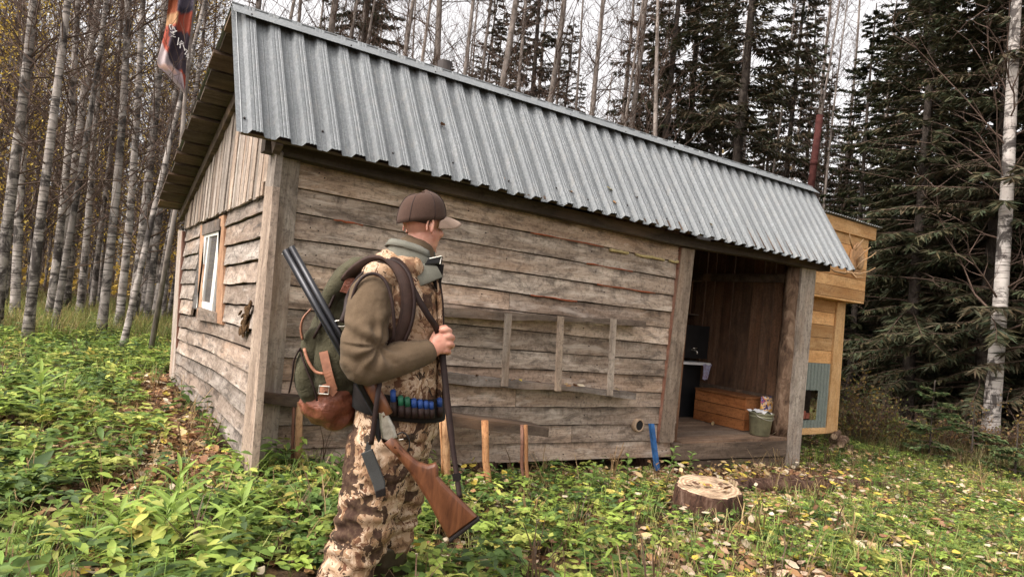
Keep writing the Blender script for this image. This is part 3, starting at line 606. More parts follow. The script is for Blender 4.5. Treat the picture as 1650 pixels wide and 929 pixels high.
# ---------------------------------------------------------------- things in the porch
ch = thing('storage_chest', 'long reddish brown wooden chest standing on the porch floor', 'chest', (6.15, .66, FZ))
cx0, cx1, cy0, cy1, cz = 5.97, 6.40, .33, 1.12, .47
for k in range(3):
    z0, z1 = FZ+.005+k*(cz-FZ)/3, FZ+(k+1)*(cz-FZ)/3-.003
    obj('side_board', MB().box((cx0+rnd.uniform(0, .004), cy0, z0), (cx0+.022, cy1, z1)), chest_x, ch); obj('end_board', MB().box((cx0+.023, cy0+.004, z0), (cx1, cy0+.025, z1)), chest_x, ch)
obj('lid', MB().box((cx0-.015, cy0-.012, cz), (cx1, cy1, cz+.025)), chest_x, ch); obj('core', MB().box((cx0+.023, cy0+.026, FZ+.004), (cx1-.003, cy1-.003, cz-.004)), dark_x, ch)
cab = thing('black_cabinet', 'black enamel washstand cabinet with a small tap beside the porch back wall', 'cabinet', (5.7, 1.45, FZ))
obj('upper_tank', MB().box((5.35, 1.2, .88), (6.25, 1.7, 1.33)), black_enamel, cab); obj('lower_cabinet', MB().box((5.35, 1.25, FZ), (6.2, 1.7, .8)), black_enamel, cab)
cpt = on(1118, 566, 1, 1.17); obj('tap', MB().tube([cpt+(-.02, .03, .02), cpt+(0, -.02, .02), cpt+(.01, -.05, .0), cpt+(.01, -.05, -.03)], .012, 8), silver, cab, True); obj('tap_handle', MB().tube([cpt+(-.035, -.01, .045), cpt+(.045, -.01, .05)], .009, 6), silver, cab, True)
obj('counter_edge', MB().box((5.3, 1.12, .80), (6.24, 1.7, .83)), white_rag, cab)
rp = on(1140, 594, 1, 1.1)
mb = MB(); vs = []; fs = []
for i in range(7):
    for j in range(6): vs.append((rp[0]-.09+.2*j/5*(1-.08*i), 1.105-.012*math.sin(j*2.1+i*.5), rp[2]+.06-.035*i+.012*math.sin(j*1.7)))
for i in range(6):
    for j in range(5): fs.append((i*6+j, i*6+j+1, i*6+j+7, i*6+j+6))
tag(obj('hanging_rag', mb.add(vs, fs), pink_cloth, None, True, loc=(rp[0], 1.1, rp[2])), 'pinkish blue cloth hanging from the white counter edge in the porch', 'cloth')
sh = thing('wall_shelf', 'dark open box shelf high on the porch back wall', 'shelf', (5.9, 1.7, 1.5))
s0, s1 = on(1112, 507, 1, 1.55), on(1176, 462, 1, 1.55)
x0, x1, z0, z1 = s0[0], s1[0], s0[2], s1[2]
obj('shelf_board', MB().box((x0, 1.55, z0), (x1, 1.77, z0+.02)), dark_x, sh); obj('shelf_board', MB().box((x0, 1.55, z1), (x1, 1.77, z1+.02)), dark_x, sh); obj('side_panel', MB().box((x1-.02, 1.56, z0+.021), (x1, 1.77, z1-.001)), dark_z, sh); obj('side_panel', MB().box((x0, 1.56, z0+.021), (x0+.02, 1.77, z1-.001)), dark_z, sh)
bx_ = on(1128, 500, 1, 1.62)[0]; bt = thing('red_bottle', 'red plastic bottle on the dark porch shelf', 'bottle', (bx_, 1.64, z0+.02))
obj('bottle_body', MB().lathe((bx_, 1.64, z0+.021), [(.045, 0), (.05, .02), (.05, .2), (.02, .26), (.02, .28)], 14), red_bottle, bt, True); obj('cap', MB().lathe((bx_, 1.64, z0+.301), [(.024, 0), (.024, .03)], 12), white_rag, bt, True)
for k, q in enumerate((1142, 1155)):
    jx = on(q, 500, 1, 1.62)[0]; tag(obj('jar', MB().lathe((jx, 1.64, z0+.021), [(.035, 0), (.04, .01), (.04, .11+.04*k), (.03, .13+.04*k), (.03, .15+.04*k)], 12), simple('brown_jar' if k else 'grey_jar', (.1, .07, .05) if k else (.16, .17, .16), .3), None, True, loc=(jx, 1.64, z0+.021)), ('squat grey jar next to the red bottle on the porch shelf', 'taller brown jar at the right end of the porch shelf')[k], 'jar')
bk = on(1223, 706, 1, .1); bk[2] = FZ; bu = thing('bucket', 'green enamel bucket with a white rag on top standing at the porch edge', 'bucket', bk)
obj('pail', MB().lathe(bk, [(.105, .003), (.11, .01), (.115, .014), (.143, .262), (.152, .27), (.152, .277), (.140, .275), (.135, .24), (.1, .03)], 28, 0, True), bucket_m, bu, True)
obj('rim_band', MB().lathe(bk, [(.1405, .225), (.1435, .228), (.1445, .236), (.1425, .24)], 28, 0, False), bucket_m, bu, True)
hp = [bk+np.array([.15*math.cos(t), -.03-.11*abs(math.sin(t)), .262-.06*math.sin(t)]) for t in np.linspace(0, math.pi, 14)]; obj('handle', MB().tube(hp, .004, 6), silver, bu, True)
mb = MB(); vs = []; fs = []
for i in range(8):
    for j in range(8): u, v = (j/7-.5)*.24, (i/7-.5)*.2; vs.append(bk+np.array([u-.03, v, .283+.022*math.sin(u*40+v*25)*math.cos(v*38)+.012*(1-abs(u)*6)]))
for i in range(7):
    for j in range(7): fs.append((i*8+j, i*8+j+1, i*8+j+9, i*8+j+8))
tag(obj('crumpled_rag', mb.add(vs, fs), white_rag, None, True, loc=bk+(0, 0, .27)), 'crumpled white rag lying over the bucket rim', 'rag')
# colourful bag
def bagprint():
    M = NT('printed_bag', .35, 0, .5); v = M.coords((5, 5, 5), rand=False); n = M.noise(v, 1.6, 2, .5, 1.5); n2_ = M.noise(v, 2.6, 2, .5, 1)
    c = M.ramp(n, [(0., (.62, .55, .6)), (.42, (.7, .36, .08)), (.5, (.75, .5, .25)), (.56, (.06, .05, .16)), (.64, (.5, .08, .12))], 'CONSTANT'); c = M.mix(M.ramp(n2_, [(0., 0.), (.6, 1.)], 'CONSTANT'), c, (.05, .045, .13)); M.col(c); return M.m
bg_ = on(1234, 690, 1, .24); bg_[2] = FZ; mb = MB(); vs = []; fs = []; nz, nr = 9, 14
for i in range(nz):
    t = i/(nz-1); hw = .155*(1-.05*t); hd = .075*(1-t**2*.92)+.004
    for k in range(nr):
        a = 2*math.pi*k/nr; vs.append(bg_+np.array([hw*math.copysign(abs(math.cos(a))**.7, math.cos(a))*(1+.06*math.sin(7*t+k)), hd*math.sin(a)+.02*math.sin(t*9+k*2)*.3, .004+.44*t+(.012*math.sin(k*1.9) if i == nz-1 else 0)]))
for i in range(nz-1):
    for k in range(nr): k2 = (k+1) % nr; fs.append((i*nr+k, i*nr+k2, (i+1)*nr+k2, (i+1)*nr+k))
fs += [tuple(range(nr))[::-1], tuple(range((nz-1)*nr, nz*nr))]
tag(obj('printed_bag', mb.add(vs, fs), bagprint(), None, True, loc=bg_), 'shiny bag with orange and purple print behind the bucket', 'bag')
# ---------------------------------------------------------------- ladder hung on the front wall
lad = thing('wooden_ladder', 'grey wooden ladder hung lengthwise on the front wall', 'ladder', on(870, 570, 1, -.1))
def rail(p, q, hpx, name): # wavy rail between two pixels on plane y=-.1
    a, b = on(*p, 1, -.17), on(*q, 1, -.17); obj(name, MB().board(lambda t: lerp(a, b, t)-(0, 0, hpx/2+.012*math.sin(t*7)), lambda t: lerp(a, b, t)+(0, 0, hpx/2+.008*math.sin(t*5+1)), (0, -1, 0), .135, seg=14, wb=.006, wt=.004), grey_x, lad)
rail((640, 499), (1041, 521), .055, 'rail'); rail((640, 601), (1025, 637), .06, 'rail')
for (tx, bx2) in ((671, 664), (820.5, 814), (905, 900), (990, 984)):
    a, b = on(tx, 505+(tx-820)*.05, 1, -.195), on(bx2, 622+(bx2-814)*.09, 1, -.195); w_ = .03
    obj('rung', MB().slab([b-(w_, 0, 0), b+(w_, 0, 0), a+(w_, 0, 0), a-(w_, 0, 0)], (0, -1, 0), .024), grey_z, lad)
# ---------------------------------------------------------------- rough bench of stakes
ben = thing('stake_bench', 'rough plank bench on peeled stakes along the front wall', 'bench', (1.0, -.3, -.05))
a, b = on(413, 641, 1, -.09), on(884, 698, 1, -.5)
obj('bench_plank', MB().board(lambda t: lerp(a, b, t)-(0, 0, .03), lambda t: lerp(a, b, t)+(0, 0, .045), (0, -1, 0), .26, seg=12, wb=.006, wt=.004), dark_x, ben)
def stake(p, q, yt, yb, wpx, mat=stake_z, rnd_=True):
    T_, B_ = on(*p, 1, yt), on(*q, 1, yb); B_[2] -= .12; mid = lerp(B_, T_, .5)+(rnd.uniform(-.01, .01), 0, 0)
    obj('stake', MB().tube([B_, lerp(B_, T_, .25)+(.006, 0, 0), mid, lerp(B_, T_, .75), T_], [wpx*1.05, wpx, wpx*.96, wpx*.92, wpx*.9], 8, True, .06), mat, ben, True)
stake((483, 646), (480, 768), -.13, -.13, .028); stake((474, 645), (470, 768), -.12, -.12, .012, red_z)
stake((717, 668), (724, 775), -.42, -.42, .03); stake((709, 668), (715, 740), -.4, -.4, .01); stake((781, 677), (789, 782), -.5, -.5, .03); stake((841, 684), (846, 782), -.54, -.54, .016, red_z); stake((847, 684), (853, 782), -.56, -.56, .017)
p = on(800, 779, 1, -.5); q = on(848, 776, 1, -.5); obj('cross_slat', MB().slab([p-(0, 0, .03), q-(0, 0, .03), q+(0, 0, .03), p+(0, 0, .03)], (0, -1, 0), .05), grey_x, ben)
# ---------------------------------------------------------------- blue channel leaning on the wall
a, b = on(1051, 682, 1, -.07), on(1062, 742, 1, -.14); a[2] += .0; b[2] -= .1; ax_ = (a-b)/np.linalg.norm(a-b); sx_ = np.array([1., 0, 0]); ny_ = np.cross(ax_, sx_)
mb = MB()
for o1, o2, w1, w2 in ((0, 0, .021, .004), (-.019, .014, .004, .02), (.019, .014, .004, .02)):
    c = lambda p, s, t: p+sx_*(o1+s*w1)+ny_*(o2+t*w2)
    mb.hexa([c(b, -1, -1), c(b, 1, -1), c(b, 1, 1), c(b, -1, 1), c(a, -1, -1), c(a, 1, -1), c(a, 1, 1), c(a, -1, 1)])
tag(obj('blue_channel', mb, blue_paint, None, loc=b), 'blue painted metal channel leaning beside the porch post', 'metal channel')
# ---------------------------------------------------------------- stump
sc_ = np.array([3.23, -1.34, -.245]); st = thing('tree_stump', 'low sawn tree stump with dark cracked bark in front of the porch', 'stump', sc_)
mb = MB(); vs = []; fs = []; prof = [(.37, -.12), (.33, 0), (.29, .1), (.275, .2), (.268, .285), (.258, .3)]; ns = 56
for r_, z_ in prof:
    for k in range(ns):
        a = 2*math.pi*k/ns; fl = max(0, .3-z_)*.5; q = r_*(1+.07*math.sin(2*a+.5)+.045*math.sin(5*a)*(1+3*fl)+.02*math.sin(13*a+z_*6)+.022*math.sin(23*a+1)+rnd.uniform(-.012, .012)); vs.append(sc_+np.array([q*math.cos(a), q*math.sin(a), z_+(.02*math.cos(a-1) if z_ > .25 else 0)]))
for i in range(len(prof)-1):
    for k in range(ns): k2 = (k+1) % ns; fs.append((i*ns+k, i*ns+k2, (i+1)*ns+k2, (i+1)*ns+k))
obj('bark', mb.add(vs, fs), stump_bark, st)
top = vs[-ns:]; obj('cut_face', MB().add([sc_+(0, 0, .312)]+[lerp(sc_+(0, 0, .30), p, .97)+(0, 0, .004) for p in top]+top, [(0, 1+k, 1+(k+1) % ns) for k in range(ns)]+[(1+k, 1+ns+k, 1+ns+(k+1) % ns, 1+(k+1) % ns) for k in range(ns)]), cut_m, st)
# ---------------------------------------------------------------- logs and slabs on the ground
def log(p, q, r_, lab, mat=stump_bark, cat='log', name='fallen_log'):
    p, q = np.array(p), np.array(q); t = thing(name, lab, cat, p); obj('bark', MB().tube([p, lerp(p, q, .3)+(0, 0, .01), lerp(p, q, .7), q], [r_, r_*1.04, r_*.98, r_*.94], 12, False, .06), mat, t, True)
    d = (q-p)/np.linalg.norm(q-p); mb = MB().tube([p-d*.002, p+d*.02], r_*.97, 12); mb.tube([q-d*.02, q+d*.002], r_*.92, 12); obj('sawn_end', mb, cut_m, t)
gz = lambda x, y, d=0: (x, y, float(ground_z(x, y))+d)
log(gz(4.35, -.75, .05), gz(5.75, -.95, .05), .075, 'dark rotting log lying right of the stump below the porch')
log(gz(5.3, -.5, .04), gz(6.9, -1.0, .04), .05, 'thin half buried log stretching towards the grass right of the porch post')
fz_ = float(ground_z(9.6, .95))
fire = [((9.2, .95), (9.7, 1.15), .05, .05, 'bottom split log poking from the firewood heap under the annex'), ((9.35, .75), (9.85, 1.0), .05, .05, 'front split log in the firewood heap under the annex'), ((9.35, .9), (9.85, 1.1), .055, .14, 'middle split log on the firewood heap under the annex'), ((9.65, 1.2), (9.95, 1.15), .09, .12, 'thick upright-cut log at the end of the firewood heap'), ((9.4, 1.05), (9.9, 1.25), .05, .235, 'topmost split log on the firewood heap under the annex')]
for p, q, r_, dz, lab in fire: log((p[0], p[1], fz_+dz), (q[0], q[1], fz_+dz+.01), r_, lab, log_bark, 'firewood', 'firewood_log')
# ---------------------------------------------------------------- flag on a pole behind the cabin
FY = 6.0; fl = thing('flag', 'limp orange, black and pale grey flag hanging from a pole left of the roof peak', 'flag', (*on(300, 330, 1, FY)[:2], 0))
pp = [on(x, y, 1, FY+.08) for x, y in ((318, -60), (307, 60), (298, 160), (284, 330))]; pp.append(np.array([pp[-1][0]-.12, FY+.08, 0]))
obj('pole', MB().tube(pp, [.02, .024, .027, .032, .04], 8), aspen_bark, fl, True)
Lf = [(-60, 276), (0, 272), (40, 268), (62, 263), (90, 255), (105, 253), (118, 268), (135, 284), (149, 296)]; Rt = [(-60, 313), (0, 311), (50, 307), (90, 302), (110, 300), (135, 299), (149, 297.5)]
vs = []; cols = []; fs = []; nv, nu = 46, 16
for i in range(nv):
    py = -60+209*i/(nv-1); l_, r_ = np.interp(py, *zip(*Lf)), np.interp(py, *zip(*Rt))
    for j in range(nu):
        u = j/(nu-1); px = l_+(r_-l_)*u; P = on(px, py, 1, FY-.05); P[1] += .07*math.sin(u*11+py*.02)*(1-.4*i/nv)+.03*math.sin(u*23+py*.05); vs.append(P)
        if py > 66+(u*75 if u < .75 else 80) : c = (.4, .33, .33) if py < 102+u*10 else (.55, .36, .3) if py < 110+u*20 and u < .6 else (.36, .29, .3)
        elif 38+u*20 < py and .12 < u-(py-40)*.004 < .95 and py < 92+u*30: c = (.045, .032, .042)
        elif py < 14 and u > .45: c = (.09, .075, .1)
        elif py < 20: c = (.26, .07, .03) if u < .4 else (.035, .03, .045)
        elif 22 < py < 38 and u < .45: c = (.4, .22, .11)
        elif u > .55 and 28 < py < 50: c = (.32, .075, .045)
        else: c = (.3, .06, .035)
        cols.append(c)
for i in range(nv-1):
    for j in range(nu-1): fs.append((i*nu+j, i*nu+j+1, (i+1)*nu+j+1, (i+1)*nu+j))
fo = np.array(fl.location); me = fast_mesh('cloth', np.array(vs)-fo, np.array(fs), print_m, np.array(cols), True); co = bpy.data.objects.new('cloth', me); COL.objects.link(co); co.parent = fl
white_print = simple('white_print', (.72, .68, .66), .9, 0, .1, .08, 20, 0)
strokes = [[(273, 41), (277, 40), (279, 47), (275, 48), (273, 41)], [(279, 43), (283, 50), (278, 52)], [(274, 51), (281, 56), (275, 59), (283, 60)], [(278, 54), (285, 50)], [(288, 61), (286, 73), (292, 66), (290, 78)], [(292, 66), (296, 70), (289, 72)], [(295, 72), (298, 82)], [(298, 79), (302, 82), (298, 88), (303, 89)], [(300, 92), (304, 86), (302, 97), (304.5, 92)]]
mb = MB()
for s_ in strokes:
    P = [on(x, y, 1, FY-.145) for x, y in s_]; mb.ribbon(P, (0.4, 0, .9), .012, .004) if False else mb.tube(P, .0065, 5)
obj('white_lettering', mb, white_print, fl)
# ---------------------------------------------------------------- trees
def segs_mesh(S, sides=3):                        # list of (p0, p1, r0, r1) -> V, quads
    P0 = np.array([s[0] for s in S]); P1 = np.array([s[1] for s in S]); r0 = np.array([s[2] for s in S]); r1 = np.array([s[3] for s in S])
    T = P1-P0; T /= np.linalg.norm(T, axis=1, keepdims=True)+1e-9
    ref = np.where(np.abs(T[:, 2:3]) < .9, np.array([[0, 0, 1.]]), np.array([[1., 0, 0]])); U = np.cross(T, ref); U /= np.linalg.norm(U, axis=1, keepdims=True); W = np.cross(T, U)
    V = np.zeros((len(S), 2*sides, 3))
    for k in range(sides):
        a = 2*math.pi*k/sides; d = U*math.cos(a)+W*math.sin(a); V[:, k] = P0+d*r0[:, None]; V[:, sides+k] = P1+d*r1[:, None]
    F = np.array([(k, (k+1) % sides, sides+(k+1) % sides, sides+k) for k in range(sides)])
    return V.reshape(-1, 3), (F[None]+(np.arange(len(S))*2*sides)[:, None, None]).reshape(-1, 4)
def diamonds(C, D, N, L, Wd):                     # leaf-like quads: centre base C, direction D, side N
    a = C; b = C+D*(L*.45)[:, None]+N*(Wd/2)[:, None]; c = C+D*L[:, None]; d = C+D*(L*.45)[:, None]-N*(Wd/2)[:, None]
    V = np.stack([a, b, c, d], 1).reshape(-1, 3); return V, np.arange(len(V)).reshape(-1, 4)
def unit(v): return v/(np.linalg.norm(v, axis=-1, keepdims=True)+1e-9)
def trunk_mesh(name, H, r0, mat, lean, wob, g, sides=12, n=16):
    P = []; r = []
    for i in range(n):
        t = i/(n-1); z = H*t**1.15; P.append((lean[0]*z+wob*math.sin(z*.45+g)*(z/H+.15), lean[1]*z+wob*math.cos(z*.38+g*2)*(z/H+.15), z-.15)); fl = 1+.35*math.exp(-z/.3)
        r.append(max(.012, r0*(1-.86*t)*fl))
    mb = MB().tube(P, r, sides, True, .03); me = bpy.data.meshes.new(name); me.from_pydata(mb.v, [], mb.f); me.polygons.foreach_set('use_smooth', [True]*len(me.polygons)); me.materials.append(mat)
    def at(z): z = min(max(z, 0), H); return np.array([lean[0]*z+wob*math.sin(z*.45+g)*(z/H+.15), lean[1]*z+wob*math.cos(z*.38+g*2)*(z/H+.15), z-.15]), r0*(1-.86*(z/H)**.87)
    return me, at
def bare_tree(kind, H, r0, mat, seed, nb, low, leaves=0, lcol=None):
    g = random.Random(seed); lean = (g.uniform(-.03, .03), g.uniform(-.03, .03)); me, at = trunk_mesh(kind+'_trunk', H, r0, mat, lean, g.uniform(.05, .22), seed*1.7)
    S = []; tips = []
    for b in range(nb):
        t = g.random()**.8; z = low+(H*.97-low)*t; p, rt = at(z); az = g.uniform(0, 6.28); el = R(g.uniform(15, 62)); L = g.uniform(.5, 1.1)*(.7+1.9*(1-t))*(1.0 if g.random() < .75 else 1.5)
        d = np.array([math.cos(az)*math.cos(el), math.sin(az)*math.cos(el), math.sin(el)]); r_ = max(.007, rt*.28*g.uniform(.5, 1)); n = 5; q = p
        for i in range(n):
            d = unit(d+np.array([g.gauss(0, .16), g.gauss(0, .16), .07+g.gauss(0, .1)])); q2 = q+d*L/n; S.append((q, q2, r_*(1-i/n*.75), r_*(1-(i+1)/n*.75)))
            for _ in range(g.choice((1, 2, 2))):
                e = unit(d+np.array([g.gauss(0, .7), g.gauss(0, .7), g.gauss(.15, .5)])); l2 = L*g.uniform(.16, .42); m1 = q2+e*l2*.5; e2 = unit(e+np.array([g.gauss(0, .3), g.gauss(0, .3), g.gauss(.1, .3)])); m2 = m1+e2*l2*.5
                S.append((q2, m1, r_*.35+.002, .0036)); S.append((m1, m2, .0036, .002)); tips += [m1, m2]
            q = q2
        tips.append(q)
    V, F = segs_mesh(S); cme = fast_mesh(kind+'_crown', V, F, twig_m); lme = None
    if leaves:
        T = np.array(tips); ix = NR.integers(0, len(T), leaves); C = T[ix]+NR.normal(0, .12, (leaves, 3)); D = unit(NR.normal(0, 1, (leaves, 3))-np.array([0, 0, .6])); N = unit(np.cross(D, NR.normal(0, 1, (leaves, 3))))
        V, F = diamonds(C, D, N, NR.uniform(.06, .1, leaves), NR.uniform(.05, .08, leaves)); cc = np.array(lcol)*NR.uniform(.6, 1.3, (leaves, 1)); lme = fast_mesh(kind+'_foliage', V, F, leaf_m, np.repeat(cc, 4, 0))
    return me, cme, lme
def spruce_tree(seed, H, r0, spread, low, dens=1., colr=(.032, .044, .022), droop=.45, nbr=5):
    g = random.Random(seed); me, at = trunk_mesh('spruce_trunk', H, r0, spruce_bark, (g.uniform(-.015, .015), g.uniform(-.015, .015)), .05, seed)
    S = []; C = []; D = []; N = []; L = []; Wd = []; cl = []
    z = low
    while z < H-.25:
        t = z/H
        for k in range(nbr):
            if g.random() < .12: continue
            az = g.uniform(0, 6.28); bl = spread*(1-t)**.75*g.uniform(.55, 1.15)*(1 if z > low+1 else .8)+.15; p, rt = at(z+g.uniform(-.12, .12))
            h = np.array([math.cos(az), math.sin(az), 0]); s_ = np.array([-h[1], h[0], 0]); q = p; n = 6; up0 = g.uniform(-.05, .35)-(1-t)*droop*.5
            bare = g.random() < .12*(1-t)
            for i in range(n):
                u = (i+1)/n; dz = up0-droop*u*(1-t*.5)+.35*droop*u*u*1.5; d = unit(h+np.array([0, 0, dz])+s_*g.gauss(0, .1)); q2 = q+d*bl/n; S.append((q, q2, max(.006, .022*(1-t)*(1-u*.7)+.004), max(.004, .022*(1-t)*(1-u)+.003)))
                if i >= 1 and not bare:
                    m = int((8+6*bl)*dens*1.5*(.6+.6*g.random()))
                    for _ in range(m):
                        sd_ = g.choice((-1, 1)); b0 = q+(q2-q)*g.random(); ln = bl*g.uniform(.06, .16)*(1.15-u*.5)+.07
                        dd = unit(d*g.uniform(.25, .9)+s_*sd_*g.uniform(.3, 1)+np.array([0, 0, g.uniform(-.75, .08)])); C.append(b0); D.append(dd); N.append(unit(np.cross(dd, np.array([g.gauss(0, .5), g.gauss(0, .5), 1])))); L.append(ln); Wd.append(g.uniform(.03, .06)); cl.append(g.uniform(.55, 1.35)*(.8+.5*u))
                q = q2
        z += g.uniform(.2, .34)
    V, F = segs_mesh(S); cb = fast_mesh('spruce_branches', V, F, twig_m)
    C, D, N = map(np.array, (C, D, N)); V, F = diamonds(C, D, N, np.array(L), np.array(Wd)); base = np.array(colr)*np.array(cl)[:, None]; base[:, 0] *= NR.uniform(.8, 1.45, len(base))
    return me, fast_mesh('spruce_foliage', V, F, needle_m, np.repeat(base, 4, 0)), cb
def plant_tree(name, cat, lab, meshes, names, xy, rz, sc, group, tilt=(0, 0)):
    t = thing(name, lab, cat, (xy[0], xy[1], float(ground_z(*xy))), group); t.rotation_euler = (Matrix.Rotation(tilt[0], 3, 'X')@Matrix.Rotation(tilt[1], 3, 'Y')@Matrix.Rotation(rz, 3, 'Z')).to_euler(); t.scale = (sc,)*3
    for me, nm in zip(meshes, names):
        if me is None: continue
        o = bpy.data.objects.new(nm, me); COL.objects.link(o); o.parent = t
        if nm == 'branches': o['kind'] = 'stuff'
    return t
BIR = [bare_tree('birch', H, r, birch_m, 100+i, nb, lo) for i, (H, r, nb, lo) in enumerate(((17, .09, 95, 1.3), (16, .075, 90, 1.5), (18, .105, 95, 1.8), (15, .062, 95, 1.0), (17, .082, 85, 1.6)))]
BIRL = [bare_tree('birch', 14, .075, birch_m, 140+i, 90, 1.2, 1700, c) for i, c in enumerate(((.72, .52, .09), (.58, .38, .08)))]
ASP = [bare_tree('aspen', H, r, aspen_bark, 200+i, nb, lo) for i, (H, r, nb, lo) in enumerate(((19, .13, 110, 3), (18, .1, 100, 2.5), (20, .15, 110, 4), (16, .075, 100, 2)))]
SPR = [spruce_tree(300, 17, .17, 2.9, 1.0, 1.0, (.045, .05, .026)), spruce_tree(301, 15, .15, 2.6, .6, 1.1, (.04, .046, .024)), spruce_tree(302, 19, .2, 3.1, 1.6, .9, (.052, .052, .03)), spruce_tree(303, 14, .13, 2.3, .4, 1.15, (.042, .052, .024)), spruce_tree(304, 18, .16, 2.2, 1.5, .9, (.06, .056, .035))]
YSP = [spruce_tree(310+i, h, .03, .75, .08, 1.7, (.07, .105, .04), .25, 6) for i, h in enumerate((2.0, 1.4))]
def polar(px, d):                                  # ground point below a pixel column at a distance from the camera
    r_ = ray(px, 480+.11*(px-825)); h = np.array([r_[0], r_[1]]); h /= np.linalg.norm(h); return CAM[:2]+h*d
N3_ = ('trunk', 'crown', 'foliage')
near = [(12, 13, 0, .95, 'leftmost'), (40, 15.5, 2, .9, 'second'), (66, 12.2, 1, 1.0, ''), (92, 16, 0, .95, ''), (104, 13.2, 3, 1., ''), (138, 17, 1, 1, ''), (176, 12.8, 4, .95, ''), (203, 14.5, 0, .9, ''), (224, 15.5, 2, .95, ''), (247, 17.5, 4, 1, ''), (20, 18, 1, 1, ''), (118, 19, 2, 1, ''), (160, 20, 0, .9, ''), (268, 20, 1, 1, '')]
ORD = 'first second third fourth fifth sixth seventh eighth ninth tenth eleventh twelfth thirteenth fourteenth fifteenth sixteenth seventeenth eighteenth'.split()
near.sort(key=lambda q: q[0])
for i, (px, d, k, sc, _) in enumerate(near):
    plant_tree('birch_tree', 'tree', f'pale black patched birch, {ORD[i]} from the left along the front of the grove', BIR[k], N3_, polar(px, d), rnd.uniform(0, 6.28), sc*rnd.uniform(.92, 1.08), 'birches at the front of the left grove', (R(rnd.uniform(-1.2, 1.2)), R(rnd.uniform(-2.5, .5))))
plant_tree('birch_tree', 'tree', 'thin leaning birch nearest to the far corner of the gable wall', BIR[3], N3_, polar(214, 11.2), 1.0, .8, None, (R(-2), R(5)))
big = plant_tree('birch_tree', 'tree', 'thick white birch standing alone before the dark spruces at the right edge', BIR[2], N3_, polar(1603, 15.5), 2.2, 1.12, None, (R(-1.5), R(-.8)))
tk_ = [q for q in big.children if q.name.startswith('trunk')][0]; wb_ = tk_.data.copy(); wb_.materials.clear(); wb_.materials.append(white_birch); wb_.transform(Matrix.Diagonal((1.3, 1.3, 1, 1))); tk_.data = wb_
for i in range(112):
    px = rnd.uniform(-260, 330); d = rnd.uniform(17, 44); k = rnd.randrange(5); lf = rnd.random() < .36
    plant_tree('birch_tree', 'tree', 'slender birch with yellow leaves deep in the left grove' if lf else 'slender bare birch deep in the left grove', BIRL[k % 2] if lf else BIR[k], N3_, polar(px, d), rnd.uniform(0, 6.28), rnd.uniform(.75, 1.1), 'yellow birches deep in the left grove' if lf else 'bare birches deep in the left grove', (R(rnd.uniform(-2, 2)), R(rnd.uniform(-2, 2))))
for ai, (px, d, k) in enumerate(sorted(((585, 17, 1), (640, 15, 3), (681, 18, 0), (702, 16, 1), (722, 22, 3), (757, 17, 2), (812, 20, 1), (905, 19, 3), (922, 22, 1), (941, 18, 0), (985, 21, 1), (410, 16, 3), (455, 20, 1), (500, 18, 3), (1056, 17, 1), (1215, 24, 3), (1345, 26, 1), (1400, 26, 3)))):
    plant_tree('aspen_tree', 'tree', f'bare grey aspen, {ORD[ai]} from the left in the row nearest behind the cabin', ASP[k], N3_, polar(px, d), rnd.uniform(0, 6.28), rnd.uniform(.9, 1.1), 'bare aspens behind the cabin roof', (R(rnd.uniform(-2, 2)), R(rnd.uniform(-2, 2))))
for i in range(46):
    plant_tree('aspen_tree', 'tree', 'bare grey aspen far behind the cabin', ASP[rnd.randrange(4)], N3_, polar(rnd.uniform(330, 1320), rnd.uniform(18, 40)), rnd.uniform(0, 6.28), rnd.uniform(.85, 1.1), 'bare aspens far behind the cabin', (R(rnd.uniform(-2, 2)), R(rnd.uniform(-2, 2))))
SN = ('trunk', 'crown', 'crown')
def spr(px, d, k, sc, lab, grp=None): plant_tree('spruce_tree', 'tree', lab, (SPR[k][0], SPR[k][1], SPR[k][2]), ('trunk', 'crown', 'branches'), polar(px, d), rnd.uniform(0, 6.28), sc, grp, (R(rnd.uniform(-1, 1)), R(rnd.uniform(-1, 1))))
spr(547, 22, 1, 1.15, 'small dark spruce crown peeking over the left end of the roof'); spr(838, 24, 4, 1.1, 'dark spruce behind the middle of the roof')
spr(1048, 20, 0, 1.05, 'broad dark spruce behind the right half of the roof'); spr(1165, 19, 2, 1.0, 'tall dark spruce left of the rusty chimney'); spr(1245, 25, 0, 1.0, 'dense spruce directly left of the rusty chimney')
RS = {1425: 'dark spruce just right of the annex roof', 1470: 'dark spruce standing above the young green spruce', 1535: 'tall dark spruce midway between the annex and the white birch', 1585: 'dark broad spruce close left of the thick white birch', 1640: 'dark spruce close right of the thick white birch', 1375: 'low topped spruce rising behind the annex chimney'}
